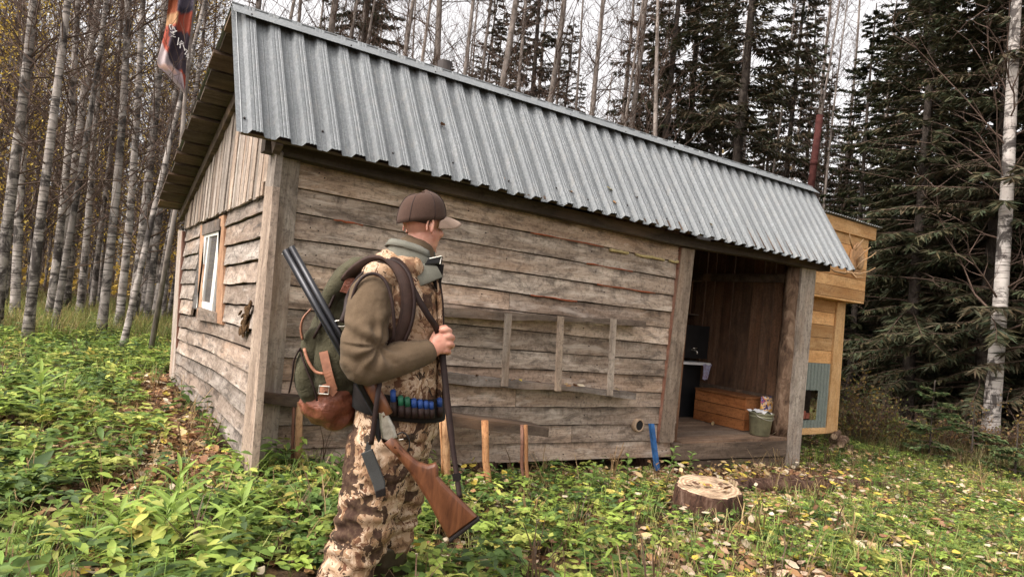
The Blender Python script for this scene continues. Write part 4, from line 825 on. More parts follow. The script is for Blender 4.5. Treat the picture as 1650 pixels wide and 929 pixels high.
for px, d, k, sc in ((1120, 26, 4, 1.1), (1375, 20, 3, .82), (1425, 22, 1, .95), (1470, 17.5, 0, .9), (1535, 19, 2, .95), (1585, 17, 0, 1.0), (1640, 19, 1, 1.), (1690, 17, 2, 1), (1500, 23, 4, 1.), (1340, 25, 1, .72), (1440, 27, 0, 1), (1560, 25, 3, 1), (1620, 26, 2, 1), (1720, 22, 0, 1), (1800, 20, 1, 1), (1880, 18, 3, 1), (1390, 30, 2, .8), (1480, 31, 3, 1), (1530, 33, 0, 1), (1610, 34, 1, 1), (1680, 29, 3, 1), (1280, 32, 4, 1), (1200, 31, 3, 1), (1000, 33, 3, 1), (900, 34, 4, .8), (770, 30, 4, .9), (1350, 36, 0, .8), (1420, 38, 1, 1), (1500, 40, 1, 1), (1580, 41, 3, 1), (1660, 40, 0, 1), (560, 30, 0, .95), (620, 33, 3, 1), (690, 34, 1, 1), (740, 27, 4, .9), (800, 28, 0, .95), (880, 30, 2, .85), (960, 34, 1, .9), (1020, 26, 3, 1), (1090, 22, 2, .95), (1140, 30, 0, 1), (1220, 27, 3, 1), (470, 36, 4, .9), (1310, 29, 0, .78)):
    spr(px, d, k, sc, RS[px] if px in RS and d < 23 else 'dark drooping spruce in the dense stand right of the cabin' if px > 1300 else 'dark spruce in the woods behind the cabin', 'spruces of the dense right stand' if px > 1300 else 'spruces behind the cabin')
for px, d, k, sc, lab in ((1512, 13.2, 0, .75, 'young green spruce in front of the dark stand'), (1580, 13.8, 1, .8, 'small young spruce left of the thick white birch'), (1648, 13, 1, .7, 'young spruce at the right edge of the picture')):
    plant_tree('young_spruce', 'tree', lab, (YSP[k][0], YSP[k][1], YSP[k][2]), ('trunk', 'crown', 'branches'), polar(px, d), rnd.uniform(0, 6.28), sc, None)
# bare and yellow-brown bushes
def bush(seed, h, n, cols, nleaf):
    g = random.Random(seed); S = []; tips = []
    for _ in range(n):
        az = g.uniform(0, 6.28); d = unit(np.array([math.cos(az)*.5, math.sin(az)*.5, 1.])); q = np.array([g.gauss(0, .15), g.gauss(0, .15), -.05]); L = h*g.uniform(.5, 1.1)
        for i in range(6):
            d = unit(d+np.array([g.gauss(0, .17), g.gauss(0, .17), g.gauss(-.02, .1)])); q2 = q+d*L/6; S.append((q, q2, .009*(1-i/7), .009*(1-(i+1)/7)))
            for _ in range(3): e = unit(d+np.array([g.gauss(0, .7), g.gauss(0, .7), g.gauss(.1, .4)])); m = q2+e*L*g.uniform(.1, .25); S.append((q2, m, .004, .002)); tips += [q2, m, (q2+m)/2]
            q = q2
    V, F = segs_mesh(S); a = fast_mesh('bush_twigs', V, F, twig_m); T = np.array(tips); ix = NR.integers(0, len(T), nleaf); C = T[ix]+NR.normal(0, .05, (nleaf, 3)); D = unit(NR.normal(0, 1, (nleaf, 3))+np.array([0, 0, -.2])); N = unit(np.cross(D, NR.normal(0, 1, (nleaf, 3)))); V, F = diamonds(C, D, N, NR.uniform(.04, .075, nleaf), NR.uniform(.03, .05, nleaf))
    cc = np.array(cols)[NR.integers(0, len(cols), nleaf)]*NR.uniform(.65, 1.3, (nleaf, 1)); return a, fast_mesh('bush_leaves', V, F, leaf_m, np.repeat(cc, 4, 0))
BU = [bush(1, 1.6, 34, ((.22, .15, .04), (.16, .1, .04), (.12, .13, .04)), 1500), bush(2, 1.1, 30, ((.16, .09, .045), (.11, .1, .035), (.2, .12, .05)), 800), bush(3, .9, 26, ((.14, .17, .05), (.25, .22, .06)), 900)]
for px, d, k, sc, lab in ((1385, 14, 0, 1., 'yellow brown bush right behind the annex corner'), (1425, 14.5, 1, 1., 'low brown bush right of the yellow bush'), (1470, 14.2, 2, .9, 'low greenish bush in front of the dark stand'), (1545, 14.6, 1, .9, 'brown twiggy bush between the two young spruces'), (1622, 14.4, 1, .9, 'brown twiggy bush at the foot of the thick white birch'), (1690, 14, 0, .8, 'yellowish bush beyond the right edge')):
    plant_tree('bush', 'bush', lab, BU[k], ('twigs', 'foliage'), polar(px, d), rnd.uniform(0, 6.28), sc, None)
for i in range(16):
    k = rnd.choice((0, 1, 2, 2)); plant_tree('bush', 'bush', 'straggly yellowing bush on the floor of the birch grove', BU[k], ('twigs', 'foliage'), polar(rnd.uniform(-180, 275), rnd.uniform(13.5, 26)), rnd.uniform(0, 6.28), rnd.uniform(.5, .95), 'bushes on the grove floor')
# far wood: trunks and leaf haze beyond the individual trees, one mass
S = []; lf = []
for i in range(1500):
    az = rnd.uniform(-.95, 1.95); d = rnd.uniform(44, 80); x, y = CAM[0]+d*math.sin(az), CAM[1]+d*math.cos(az); h = rnd.uniform(10, 17); l_ = (rnd.gauss(0, .4), rnd.gauss(0, .4)); z0 = float(ground_z(x, y)); r_ = rnd.uniform(.06, .13)
    S.append((np.array([x, y, z0-.2]), np.array([x+l_[0]*.6, y+l_[1]*.6, z0+h*.5]), r_, r_*.7)); S.append((np.array([x+l_[0]*.6, y+l_[1]*.6, z0+h*.5]), np.array([x+l_[0], y+l_[1], z0+h]), r_*.7, .02))
    for _ in range(16):
        b = rnd.uniform(.1, .98); p = np.array([x+l_[0]*b, y+l_[1]*b, z0+h*b]); e = np.array([rnd.gauss(0, 1), rnd.gauss(0, 1), rnd.uniform(.1, 1.4)])*rnd.uniform(.5, 1.2); S.append((p, p+e, .03, .012))
V, F = segs_mesh(S); o = bpy.data.objects.new('far_wood', fast_mesh('far_wood', V, F, aspen_bark)); COL.objects.link(o); tag(o, 'mass of far trunks and twigs beyond the trees', None, None, 'stuff')
n = 110000; az = NR.uniform(-.95, 1.95, n); d = NR.uniform(42, 84, n); hz = NR.random(n)**2.3*13; C = np.stack([CAM[0]+d*np.sin(az), CAM[1]+d*np.cos(az), hz-.2], -1); D = unit(NR.normal(0, 1, (n, 3))); N = unit(np.cross(D, NR.normal(0, 1, (n, 3))))
clump = np.sin(az*31)+np.sin(az*57+2)+np.sin(az*13+hz*.3)+.5*np.sin(hz*.9+az*20)
keep = (clump > -.7) | (hz < 2.2); C, D, N, az, hz, clump = C[keep], D[keep], N[keep], az[keep], hz[keep], clump[keep]; n = len(C)
V, F = diamonds(C, D, N, NR.uniform(.25, .6, n), NR.uniform(.15, .32, n)); pal = np.array([(.68, .46, .08), (.28, .2, .08), (.42, .27, .09), (.09, .085, .04)]); right = az > 1.0
ci = np.where(right, 3, np.where(np.sin(az*9+1)+np.sin(hz*.4) > .4, NR.integers(0, 2, n), NR.integers(1, 4, n))); cc = pal[ci]*NR.uniform(.6, 1.3, (n, 1)); cc[right] *= .55
o = bpy.data.objects.new('far_foliage', fast_mesh('far_foliage', V, F, leaf_m, np.repeat(cc, 4, 0))); COL.objects.link(o); tag(o, 'far yellow and brown foliage closing the view between trunks', None, None, 'stuff')
# ---------------------------------------------------------------- ground cover
def leaf_tpl(L, W, fold=.25, curl=.3, n=3):          # a folded leaf strip along +x: midrib + two edges -> V, tris
    V = []; F = []
    for i in range(n+1):
        t = i/n; w = W*math.sin(math.pi*min(max(t*.93+.04, 0), 1))**.8*(1-.25*t)/2; z = -curl*L*t*t
        V += [(L*t, 0, z), (L*t, w, z+fold*w), (L*t, -w, z+fold*w)]
    for i in range(n):
        a = 3*i; b = a+3; F += [(a, b, b+1), (a, b+1, a+1), (a, a+2, b+2), (a, b+2, b)]
    return np.array(V, float), np.array(F)
def rot_zyx(V, az, el, roll=0):
    c, s = math.cos(roll), math.sin(roll); V = V@np.array([[1, 0, 0], [0, c, s], [0, -s, c]]); c, s = math.cos(el), math.sin(el); V = V@np.array([[c, 0, s], [0, 1, 0], [-s, 0, c]]); c, s = math.cos(az), math.sin(az); return V@np.array([[c, s, 0], [-s, c, 0], [0, 0, 1]])
class Tpl:
    def __init__(s): s.V = []; s.F = []; s.t = []; s.n = 0
    def add(s, V, F, tint): s.V.append(V); s.F.append(F+s.n); s.t.append(np.full(len(V), tint)); s.n += len(V)
    def done(s): return np.concatenate(s.V), np.concatenate(s.F), np.concatenate(s.t)
def stem_strip(p, q, w):
    p, q = np.array(p), np.array(q); return np.array([p-(w, 0, 0), p+(w, 0, 0), q+(0, w*.6, 0), p-(0, w, 0), p+(0, w, 0)]), np.array([(0, 1, 2), (3, 4, 2)])
def herb(g, h, pairs, L, W, el):
    t = Tpl(); t.add(*stem_strip((0, 0, -.02), (g.uniform(-.02, .02), g.uniform(-.02, .02), h), .003), .6)
    for i in range(pairs):
        z = h*(.3+.7*(i+1)/pairs); az = g.uniform(0, 6.28); sc = .65+.5*math.sin(math.pi*(i+.7)/(pairs+.4))
        for k in range(2):
            V, F = leaf_tpl(L*sc*g.uniform(.85, 1.1), W*sc, .3, g.uniform(.1, .5)); V = rot_zyx(V, az+k*math.pi+g.uniform(-.3, .3), el+g.uniform(-.25, .3), g.uniform(-.4, .4)); t.add(V+(0, 0, z), F, g.choice((.55, .8, 1., 1.15, 1.35)))
    return t.done()
def trefoil(g, h, L, W, leaflets, rays=5):
    t = Tpl()
    for r_ in range(rays):
        az = g.uniform(0, 6.28); rr = g.uniform(.03, .11); tip = np.array([rr*math.cos(az), rr*math.sin(az), h*g.uniform(.6, 1.1)]); t.add(*stem_strip((0, 0, -.02), tip, .002), .6)
        for k in range(leaflets):
            V, F = leaf_tpl(L*g.uniform(.8, 1.1), W, .25, g.uniform(0, .35)); V = rot_zyx(V, az+(k-(leaflets-1)/2)*(1.25 if leaflets == 3 else .8)+g.uniform(-.15, .15), g.uniform(-.1, .3), g.uniform(-.4, .4)); t.add(V+tip, F, g.choice((.6, .85, 1., 1.2, 1.35)))
    return t.done()
def tuft(g, n, h, w):
    t = Tpl()
    for _ in range(n):
        az = g.uniform(0, 6.28); hh = h*g.uniform(.5, 1.1); out = hh*g.uniform(.25, .9); c, s = math.cos(az), math.sin(az); b = np.array([g.gauss(0, .02), g.gauss(0, .02), -.01]); sd_ = np.array([-s, c, 0])*w
        P = [b, b+np.array([c*out*.25, s*out*.25, hh*.6]), b+np.array([c*out*.65, s*out*.65, hh*.92]), b+np.array([c*out, s*out, hh*g.uniform(.55, 1)])]
        V = np.array([P[0]-sd_, P[0]+sd_, P[1]-sd_*.9, P[1]+sd_*.9, P[2]-sd_*.6, P[2]+sd_*.6, P[3]]); t.add(V, np.array([(0, 1, 3), (0, 3, 2), (2, 3, 5), (2, 5, 4), (4, 5, 6)]), g.uniform(.75, 1.2))
    return t.done()
def pinnate(g, h, n):                                # fern-like / yarrow frond rosette
    t = Tpl()
    for r_ in range(5):
        az = g.uniform(0, 6.28)
        for i in range(n):
            u = (i+1)/n; q = np.array([math.cos(az)*u*h*.8, math.sin(az)*u*h*.8, h*(math.sin(u*2.2)*.8)])
            for k in (-1, 1): V, F = leaf_tpl(h*.42*math.sin(math.pi*(u*.85+.1)), .022, .1, .2, 1); V = rot_zyx(V, az+k*1.15, .15); t.add(V+q, F, g.uniform(.85, 1.15))
    return t.done()
def fallen(g, L, W):
    t = Tpl(); V, F = leaf_tpl(L, W, g.uniform(-.3, .5), g.uniform(-.5, .5)); t.add(rot_zyx(V, 0, g.uniform(-.2, .3), g.uniform(-.5, .5)), F, 1.); return t.done()
g_ = random.Random(5)
T_HERB = [herb(g_, g_.uniform(.16, .3), g_.choice((3, 4, 5)), g_.uniform(.06, .1), g_.uniform(.03, .046), g_.uniform(.0, .25)) for _ in range(9)]
T_TRE = [trefoil(g_, g_.uniform(.1, .2), g_.uniform(.05, .085), g_.uniform(.034, .052), g_.choice((3, 3, 5))) for _ in range(8)]
T_TUF = [tuft(g_, 9, g_.uniform(.18, .34), g_.uniform(.0022, .004)) for _ in range(6)]
T_TALL = [tuft(g_, 12, g_.uniform(.38, .62), .0045) for _ in range(4)]
T_PIN = [pinnate(g_, g_.uniform(.14, .22), 6) for _ in range(4)]
T_FAL = [fallen(g_, g_.uniform(.045, .08), g_.uniform(.035, .055)) for _ in range(8)]
def inside(x, y):                                     # where nothing grows
    c = (x > -.05) & (x < 6.75) & (y > -.02) & (y < 4.7); a = (x > 7.4) & (x < 9.8) & (y > 1.1) & (y < 3); s = (x-3.25)**2+(y+1.35)**2 < .33**2
    u = (x-CAM[0])*CF[0]+(y-CAM[1])*CF[1]; v = ((x-CAM[0])*CR[0]+(y-CAM[1])*CR[1])/u*FPX+PW/2; f_ = (u < 2.95) & (v > 470) & (v < 680); return c | a | s | f_
def vnoise(x, y, s): return np.sin(x*s+1.3*np.sin(y*s*.7))*np.cos(y*s*1.1+np.sin(x*s*.6+2))
def scatter(name, tpls, x, y, cols, sc, lab, mat=leaf_m, dz=0., tilt=.12):
    k = ~inside(x, y); x, y, cols, sc = x[k], y[k], cols[k], sc[k]; z = ground_z(x, y)+dz; n = len(x); which = NR.integers(0, len(tpls), n); Vs = []; Fs = []; Cs = []; off = 0
    for w_, (V, F, t) in enumerate(tpls):
        ix = np.where(which == w_)[0]
        if not len(ix): continue
        a = NR.uniform(0, 6.28, len(ix)); c, s = np.cos(a), np.sin(a); m = len(ix); P = np.empty((m, len(V), 3)); q = sc[ix][:, None]
        tx, ty = NR.normal(0, tilt, (2, m)); X = V[None, :, 0]*c[:, None]-V[None, :, 1]*s[:, None]; Y = V[None, :, 0]*s[:, None]+V[None, :, 1]*c[:, None]; Z = V[None, :, 2]
        P[..., 0] = (X+Z*tx[:, None])*q+x[ix][:, None]; P[..., 1] = (Y+Z*ty[:, None])*q+y[ix][:, None]; P[..., 2] = Z*q+z[ix][:, None]
        Vs.append(P.reshape(-1, 3)); Fs.append((F[None]+(np.arange(m)*len(V))[:, None, None]).reshape(-1, 3)+off); Cs.append((cols[ix][:, None, :]*t[None, :, None]).reshape(-1, 3)); off += m*len(V)
    o = bpy.data.objects.new(name, fast_mesh(name, np.concatenate(Vs), np.concatenate(Fs), mat, np.concatenate(Cs))); COL.objects.link(o); tag(o, lab, None, None, 'stuff'); return o
def fan(n, d0, d1, a0=-.55, a1=1.7, p=1.0):
    if a0 == -.55: n = int(n*1.38)
    az = NR.uniform(a0, a1, n); d = d0+(d1-d0)*NR.random(n)**p; return CAM[0]+d*np.sin(az), CAM[1]+d*np.cos(az), d
def pick(pal, n, w=None): return np.array(pal)[NR.choice(len(pal), n, p=w)]*NR.uniform(.75, 1.25, (n, 1))
GREEN = [(.25, .33, .065), (.165, .25, .055), (.095, .155, .04), (.38, .41, .1), (.075, .12, .04), (.44, .38, .1)]
def bare_patch(x, y):                                # worn litter strips: along the gable wall, before the porch
    g1 = np.exp(-((x+.3)/.3)**2)*(y > -.4)*(y < 4.5); g2 = np.exp(-((y+.5)/.55)**4)*np.exp(-((x-5.3)/1.5)**4)*1.02; g3 = np.exp(-((y+.1)/.28)**2)*(x > .4)*(x < 4.3)*.6; return np.clip(g1+g2+g3, 0, 1)
def side_r(x, y): return 1/(1+np.exp(-((x-CAM[0])*math.cos(YAW)-(y-CAM[1])*math.sin(YAW)-.6)*1.2))   # 0 left of the view, 1 right of it
def gaps(x, y): return np.clip((vnoise(x+4, y-2, 2.3)+.7*vnoise(x-7, y+3, 5.1)-.35)*1.6, 0, .9)   # openings where soil and litter show
def thin(x, y, *a, k=1.): keep = (NR.random(len(x)) > bare_patch(x, y)*k) & (NR.random(len(x)) > gaps(x, y)); return (x[keep], y[keep])+tuple(q[keep] for q in a)
def low(x, y): return 1-.3*np.exp(-((y+.3)/.7)**2)*(x > .3)*(x < 7)
# herbs
x, y, d = fan(13000, 2.2, 20, p=.9); sr = side_r(x, y); k = NR.random(len(x)) < (1-.72*sr)*np.clip(.75+.6*vnoise(x, y, 1.1), .15, 1); x, y, d = x[k], y[k], d[k]; x, y, d = thin(x, y, d, k=.9)
scatter('leafy_herbs', T_HERB, x, y, pick(GREEN, len(x), [.27, .25, .17, .14, .14, .03]), NR.uniform(.5, 1.15, len(x))*(1+.012*d)*(1-.5*side_r(x, y)*1.0)*low(x, y), 'leafy green herbs carpeting the ground')
x, y, d = fan(21000, 2.2, 19, p=.85); k = NR.random(len(x)) < np.clip(.75+.5*vnoise(x+3, y, 1.7), .2, 1); x, y, d = x[k], y[k], d[k]; x, y, d = thin(x, y, d, k=.93)
scatter('trefoil_cover', T_TRE, x, y, pick(GREEN, len(x), [.27, .24, .16, .2, .09, .04]), NR.uniform(.5, 1.1, len(x))*(1+.01*d)*(1-.35*side_r(x, y))*low(x, y), 'low three leaved plants carpeting the ground')
x, y, d = fan(10500, 2.2, 20, p=.9); k = NR.random(len(x)) < np.clip(.5+.7*vnoise(x, y+5, .9)+.25*side_r(x, y), .08, 1); x, y, d = x[k], y[k], d[k]; x, y, d = thin(x, y, d, k=.97)
scatter('grass', T_TUF, x, y, pick([(.18, .28, .055), (.27, .36, .08), (.36, .38, .13), (.12, .2, .05)], len(x)), NR.uniform(.5, 1.05, len(x))*(1-.25*side_r(x, y))*low(x, y), 'green grass growing between the herbs')
x, y, d = fan(2500, 2.3, 14); k = NR.random(len(x)) < np.clip(.3+.7*vnoise(x+9, y, 1.3)+.3*side_r(x, y), .05, 1); x, y, d = x[k], y[k], d[k]; x, y, d = thin(x, y, d)
scatter('feathery_plants', T_PIN, x, y, pick([(.2, .28, .07), (.3, .38, .09)], len(x)), NR.uniform(.5, 1., len(x)), 'feathery low plants between the grass')
# tall dry grass at the forest edge
x, y, d = fan(3600, 12.5, 26, -.32, .22); scatter('dry_grass', T_TALL, x, y, pick([(.26, .23, .07), (.2, .22, .06), (.15, .2, .055), (.3, .23, .1)], len(x)), NR.uniform(.55, 1.1, len(x)), 'tall yellowing grass on the edge of the birch grove')
x, y, d = fan(2200, 13.0, 22, .92, 1.36); scatter('forest_edge_grass', T_TALL, x, y, pick([(.12, .08, .035), (.1, .11, .035), (.2, .14, .07)], len(x)), NR.uniform(.4, .8, len(x)), 'brown grass at the foot of the dark spruces')
x, y, d = fan(800, 2.4, 16); scatter('dry_stems', T_TUF, x, y, pick([(.24, .15, .07), (.34, .24, .12), (.13, .08, .05)], len(x)), NR.uniform(.7, 1.3, len(x)), 'dry brown stems among the green plants')
# fallen leaves
FALL = [(.46, .33, .17), (.5, .38, .07), (.34, .19, .09), (.2, .1, .055), (.5, .42, .3), (.12, .065, .04)]
x, y, d = fan(34000, 2.2, 17, p=.85); scatter('fallen_leaves', T_FAL, x, y, pick(FALL, len(x), [.22, .08, .24, .18, .14, .14]), NR.uniform(.7, 1.3, len(x)), 'fallen yellow and brown leaves on the ground', litter_m, .015)
x, y, d = fan(7000, 2.2, 12, .2, 1.36, .8); k = NR.random(len(x)) < np.clip(.25+.6*vnoise(x, y, 1.6), .05, 1); x, y = x[k], y[k]; scatter('leaves_on_plants', T_FAL, x, y, pick(FALL, len(x), [.3, .2, .16, .08, .26, 0]), NR.uniform(.7, 1.2, len(x)), 'yellow leaves caught on top of the plants', litter_m, .11)
x, y, d = fan(10500, 2.6, 14, .35, 1.36, .9); k = NR.random(len(x)) < np.clip(.25+.9*vnoise(x+2, y+1, 1.25), .03, 1); x, y = x[k], y[k]; scatter('pale_litter', T_FAL, x, y, pick([(.5, .36, .26), (.42, .27, .18), (.3, .17, .1), (.5, .4, .29), (.24, .13, .08)], len(x)), NR.uniform(.7, 1.25, len(x)), 'pale pinkish fallen leaves lying in the short grass', litter_m, .045)
n = 5200; x = np.concatenate([NR.normal(-.3, .22, n//2), NR.normal(5., .9, n//2)]); y = np.concatenate([NR.uniform(-.3, 4.4, n//2), NR.normal(-.6, .3, n//2)]); scatter('leaf_litter', T_FAL, x, y, pick(FALL, len(x), [.16, .04, .28, .26, .08, .18]), NR.uniform(.7, 1.3, len(x)), 'brown leaf litter along the walls', litter_m, .02)
# single plants that stand out
def single(name, lab, cat, xy, h, n, L, W, el0, col, seed, grp=None, whorl=False):
    g = random.Random(seed); t = thing(name, lab, cat, (*xy, float(ground_z(*xy))), grp); b = np.zeros(3); S = []; q = b-(0, 0, .03); dd = np.array([g.gauss(0, .08), g.gauss(0, .08), 1]); P = [q]
    for i in range(6): dd = unit(dd+np.array([g.gauss(0, .04), g.gauss(0, .04), 0])); q = q+dd*h/6; P.append(q)
    me_s = segs_mesh([(P[i], P[i+1], .006*(1-i/9), .006*(1-(i+1)/9)) for i in range(6)], 5); c = np.array(col); o = bpy.data.objects.new('stem', fast_mesh('stem', *me_s, leaf_m, np.tile(c*.8, (len(me_s[0]), 1)))); COL.objects.link(o); o.parent = t
    for k in range(n):
        u = .25+.75*(k+1)/n if not whorl else .1; p = P[0]+(P[-1]-P[0])*u; sc = .6+.55*math.sin(math.pi*min(1, u*.95)) if not whorl else 1; V, F = leaf_tpl(L*sc*g.uniform(.85, 1.1), W*sc, .35, g.uniform(.15, .45), 6); V = rot_zyx(V, k*2.4+g.uniform(-.2, .2), el0+(.5*u if not whorl else 0)+g.uniform(-.15, .15), g.uniform(-.3, .3))
        o = bpy.data.objects.new('leaf', fast_mesh('leaf', V+p, F, leaf_m, np.tile(c*g.uniform(.8, 1.2), (len(V), 1)))); COL.objects.link(o); o.parent = t
def gp(px, py, z=-.02): p = on(px, py, 2, z); return (p[0], p[1])
for i, (px, py, h, n, L, W, lab) in enumerate(((395, 900, .36, 18, .17, .03, 'willowherb stem with long narrow leaves nearest to the hunter'), (268, 888, .4, 20, .19, .034, 'tall bright willowherb left of centre in the foreground'), (250, 910, .3, 15, .16, .03, 'shorter willowherb beside the tall bright one'), (70, 705, .5, 20, .2, .04, 'drooping leafy willowherb at the left edge'), (185, 900, .26, 14, .15, .028, 'small willowherb left of the pair in the foreground'), (330, 930, .3, 16, .15, .028, 'willowherb at the bottom edge between the others'))):
    single('willowherb', lab, 'plant', gp(px, py), h, n, L, W, .3, (.26, .36, .08), 50+i)
single('dock_plant', 'broad dark green dock leaves at the left edge', 'plant', gp(20, 800), .12, 7, .36, .13, .75, (.075, .12, .045), 70, whorl=True)
single('dock_plant', 'broad leaved plant low on the left below the drooping willowherb', 'plant', gp(95, 770), .1, 6, .28, .1, .6, (.09, .14, .045), 71, whorl=True)
for i, (px, py, h, n, L, W, lab) in enumerate(((1010, 790, .36, 12, .09, .05, 'nettle like sprig below the round vent'), (1075, 775, .42, 14, .08, .045, 'leafy sprig in front of the blue channel'), (1110, 770, .4, 16, .07, .04, 'leafy raspberry shoot at the porch corner'), (950, 800, .3, 12, .09, .05, 'bushy green shoot below the front wall'), (455, 790, .22, 12, .1, .05, 'leafy shoot at the foot of the corner post'), (540, 790, .2, 10, .1, .05, 'leafy shoot under the bench left of the hunter'))):
    single('leafy_shoot', lab, 'plant', gp(px, py, -.1), h, n, L, W, .15, (.17, .25, .065), 90+i)

# leaves caught on ledges
V_ = []; F_ = []; C_ = []; off = 0
spots = [lerp(on(640, 601, 1, -.12), on(1025, 637, 1, -.12), rnd.uniform(.2, .95))+(0, rnd.uniform(-.03, .03), .04) for _ in range(16)]+[np.array([rnd.uniform(4.5, 6.3), rnd.uniform(0, .9), FZ+.006]) for _ in range(12)]+[sc_+np.array([rnd.gauss(0, .13), rnd.gauss(0, .13), .325]) for _ in range(12)]+[lerp(eave0, rid0, rnd.uniform(.02, .5))+(eave1-eave0)*rnd.random()+nrm*.02 for _ in range(9)]
for q in spots:
    V, F, t_ = rnd.choice(T_FAL); V = rot_zyx(V, rnd.uniform(0, 6.28), rnd.uniform(-.3, .3)); V_.append(V+q); F_.append(F+off); off += len(V); C_.append(np.tile(np.array(rnd.choice(FALL))*rnd.uniform(.8, 1.2), (len(V), 1)))
o = bpy.data.objects.new('ledge_leaves', fast_mesh('ledge_leaves', np.concatenate(V_), np.concatenate(F_), litter_m, np.concatenate(C_))); COL.objects.link(o); tag(o, 'fallen leaves caught on the ladder, porch floor, stump and roof', None, None, 'stuff')
# ---------------------------------------------------------------- the hunter
DM = 2.85
_r = ray(640, 650); C0 = CAM+_r*DM; AV = np.array([_r[0], _r[1], 0.]); AV /= np.linalg.norm(AV); RV = np.array([AV[1], -AV[0], 0.]); ZV = np.array([0, 0, 1.])
def M(px, py, a=0.):                                 # point in the hunter's side plane, a metres farther from the viewer
    d = ray(px, py); t = ((C0-CAM)@AV+a)/(d@AV); return CAM+d*t
def crom(P, n):                                      # Catmull-Rom through rows of P
    P = np.array(P, float); Q = np.vstack([2*P[0]-P[1], P, 2*P[-1]-P[-2]]); out = []
    for i in range(1, len(Q)-2):
        for k in range(n):
            t = k/n; a, b, c, d = Q[i-1], Q[i], Q[i+1], Q[i+2]; out.append(.5*((2*b)+(c-a)*t+(2*a-5*b+4*c-d)*t*t+(3*b-3*c+d-a)*t**3))
    out.append(P[-1]); return np.array(out)
def limb(mb, rows, sides=16, n=4, ref=None, cap=True):
    """rows: (point, radius across the picture, radius in depth). A closed tapering tube with rounded ends."""
    ref = AV if ref is None else np.array(ref, float); D = crom([list(p)+[a, b] for p, a, b in rows], n); P, ra, rb = D[:, :3], np.maximum(D[:, 3], .002), np.maximum(D[:, 4], .002); m = len(P); vs = []; fs = []
    T = [unit(P[min(i+1, m-1)]-P[max(i-1, 0)]) for i in range(m)]
    rows2 = []
    if cap: rows2 += [(P[0]-T[0]*ra[0]*.55, T[0], ra[0]*.5, rb[0]*.5), (P[0]-T[0]*ra[0]*.3, T[0], ra[0]*.82, rb[0]*.82)]
    rows2 += list(zip(P, T, ra, rb))
    if cap: rows2 += [(P[-1]+T[-1]*ra[-1]*.3, T[-1], ra[-1]*.82, rb[-1]*.82), (P[-1]+T[-1]*ra[-1]*.55, T[-1], ra[-1]*.5, rb[-1]*.5)]
    for p, t, a, b in rows2:
        q = unit(ref-t*(ref@t)); s = np.cross(t, q)
        for k in range(sides): an = 2*math.pi*k/sides; vs.append(p+s*a*math.cos(an)+q*b*math.sin(an))
    k_ = len(rows2)
    for i in range(k_-1):
        for k in range(sides): k2 = (k+1) % sides; fs.append((i*sides+k, i*sides+k2, (i+1)*sides+k2, (i+1)*sides+k))
    fs += [tuple(range(sides))[::-1], tuple(range((k_-1)*sides, k_*sides))]
    return mb.add(vs, fs)
def remesh(name, mb, voxel, smooth, mat, parent, wr=None, label=None):
    """one continuous surface grown over overlapping closed shapes, smoothed, then creased by wr(co, normal) -> offset along normal."""
    me = bpy.data.meshes.new('t'); me.from_pydata(mb.v, [], mb.f); fix_normals(me); o = bpy.data.objects.new('t', me); COL.objects.link(o)
    r_ = o.modifiers.new('r', 'REMESH'); r_.mode = 'VOXEL'; r_.voxel_size = voxel; s_ = o.modifiers.new('s', 'SMOOTH'); s_.factor = .5; s_.iterations = smooth
    bpy.context.view_layer.update(); ev = o.evaluated_get(bpy.context.evaluated_depsgraph_get()); m2 = bpy.data.meshes.new_from_object(ev); bpy.data.objects.remove(o); bpy.data.meshes.remove(me)
    n = len(m2.vertices); co = np.empty(n*3); m2.vertices.foreach_get('co', co); co = co.reshape(-1, 3)
    if wr is not None:
        no = np.empty(n*3); m2.vertices.foreach_get('normal', no); no = no.reshape(-1, 3); co = co+no*wr(co, no)[:, None]
    co = co-np.array(root_off(parent)); m2.vertices.foreach_set('co', co.ravel()); m2.name = name
    m2.polygons.foreach_set('use_smooth', [True]*len(m2.polygons)); m2.materials.clear(); m2.materials.append(mat); m2.update()
    o2 = bpy.data.objects.new(name, m2); COL.objects.link(o2); o2.parent = parent
    if label: o2['label'] = label
    return o2
def nz(co, f, seed=0.): return np.array([noise.noise((p[0]*f[0]+seed, p[1]*f[1]+seed*.7, p[2]*f[2]-seed)) for p in co])
def ridged(co, f, seed=0.): return 1-2*np.abs(nz(co, f, seed))
man = thing('person', 'hunter in camouflage with a brown cap standing side on and looking away at the cabin', 'person', (*M(600, 1030)[:2], float(ground_z(*M(600, 1030)[:2]))))
GZ = man.location[2]
TH = R(20); FW = RV*math.cos(TH)-AV*math.sin(TH); LW = RV*math.sin(TH)+AV*math.cos(TH)   # chest forward, his left
S2 = .00276
# --- limbs shared by body and clothes (px centre, px half width, depth radius m, depth offset)
TORSO = [((672, 408), .056, .06, .0), ((662, 425), .105, .10, .0), ((651, 442), .150, .165, .0), ((644, 468), .178, .195, .0), ((642, 510), .188, .195, .0), ((642, 560), .186, .19, .0), ((643, 610), .184, .183, .0), ((642, 652), .182, .18, 0), ((637, 690), .18, .185, 0), ((634, 708), .178, .185, 0)]
def torso(mb, k=1., rows=TORSO): return limb(mb, [(M(*p, a), w*k, dpt*k) for p, w, dpt, a in rows], 24, 4, ref=LW)
LEGN = [((617, 712), .150, .115, -.075), ((607, 760), .142, .112, -.09), ((596, 810), .128, .105, -.10), ((587, 850), .118, .1, -.10), ((570, 890), .112, .095, -.105), ((552, 935), .105, .09, -.11), ((530, 975), .085, .075, -.11)]
LEGF = [((640, 712), .135, .11, .085), ((648, 760), .118, .105, .095), ((641, 810), .108, .1, .10), ((630, 850), .104, .095, .10), ((625, 878), .1, .09, .10)]
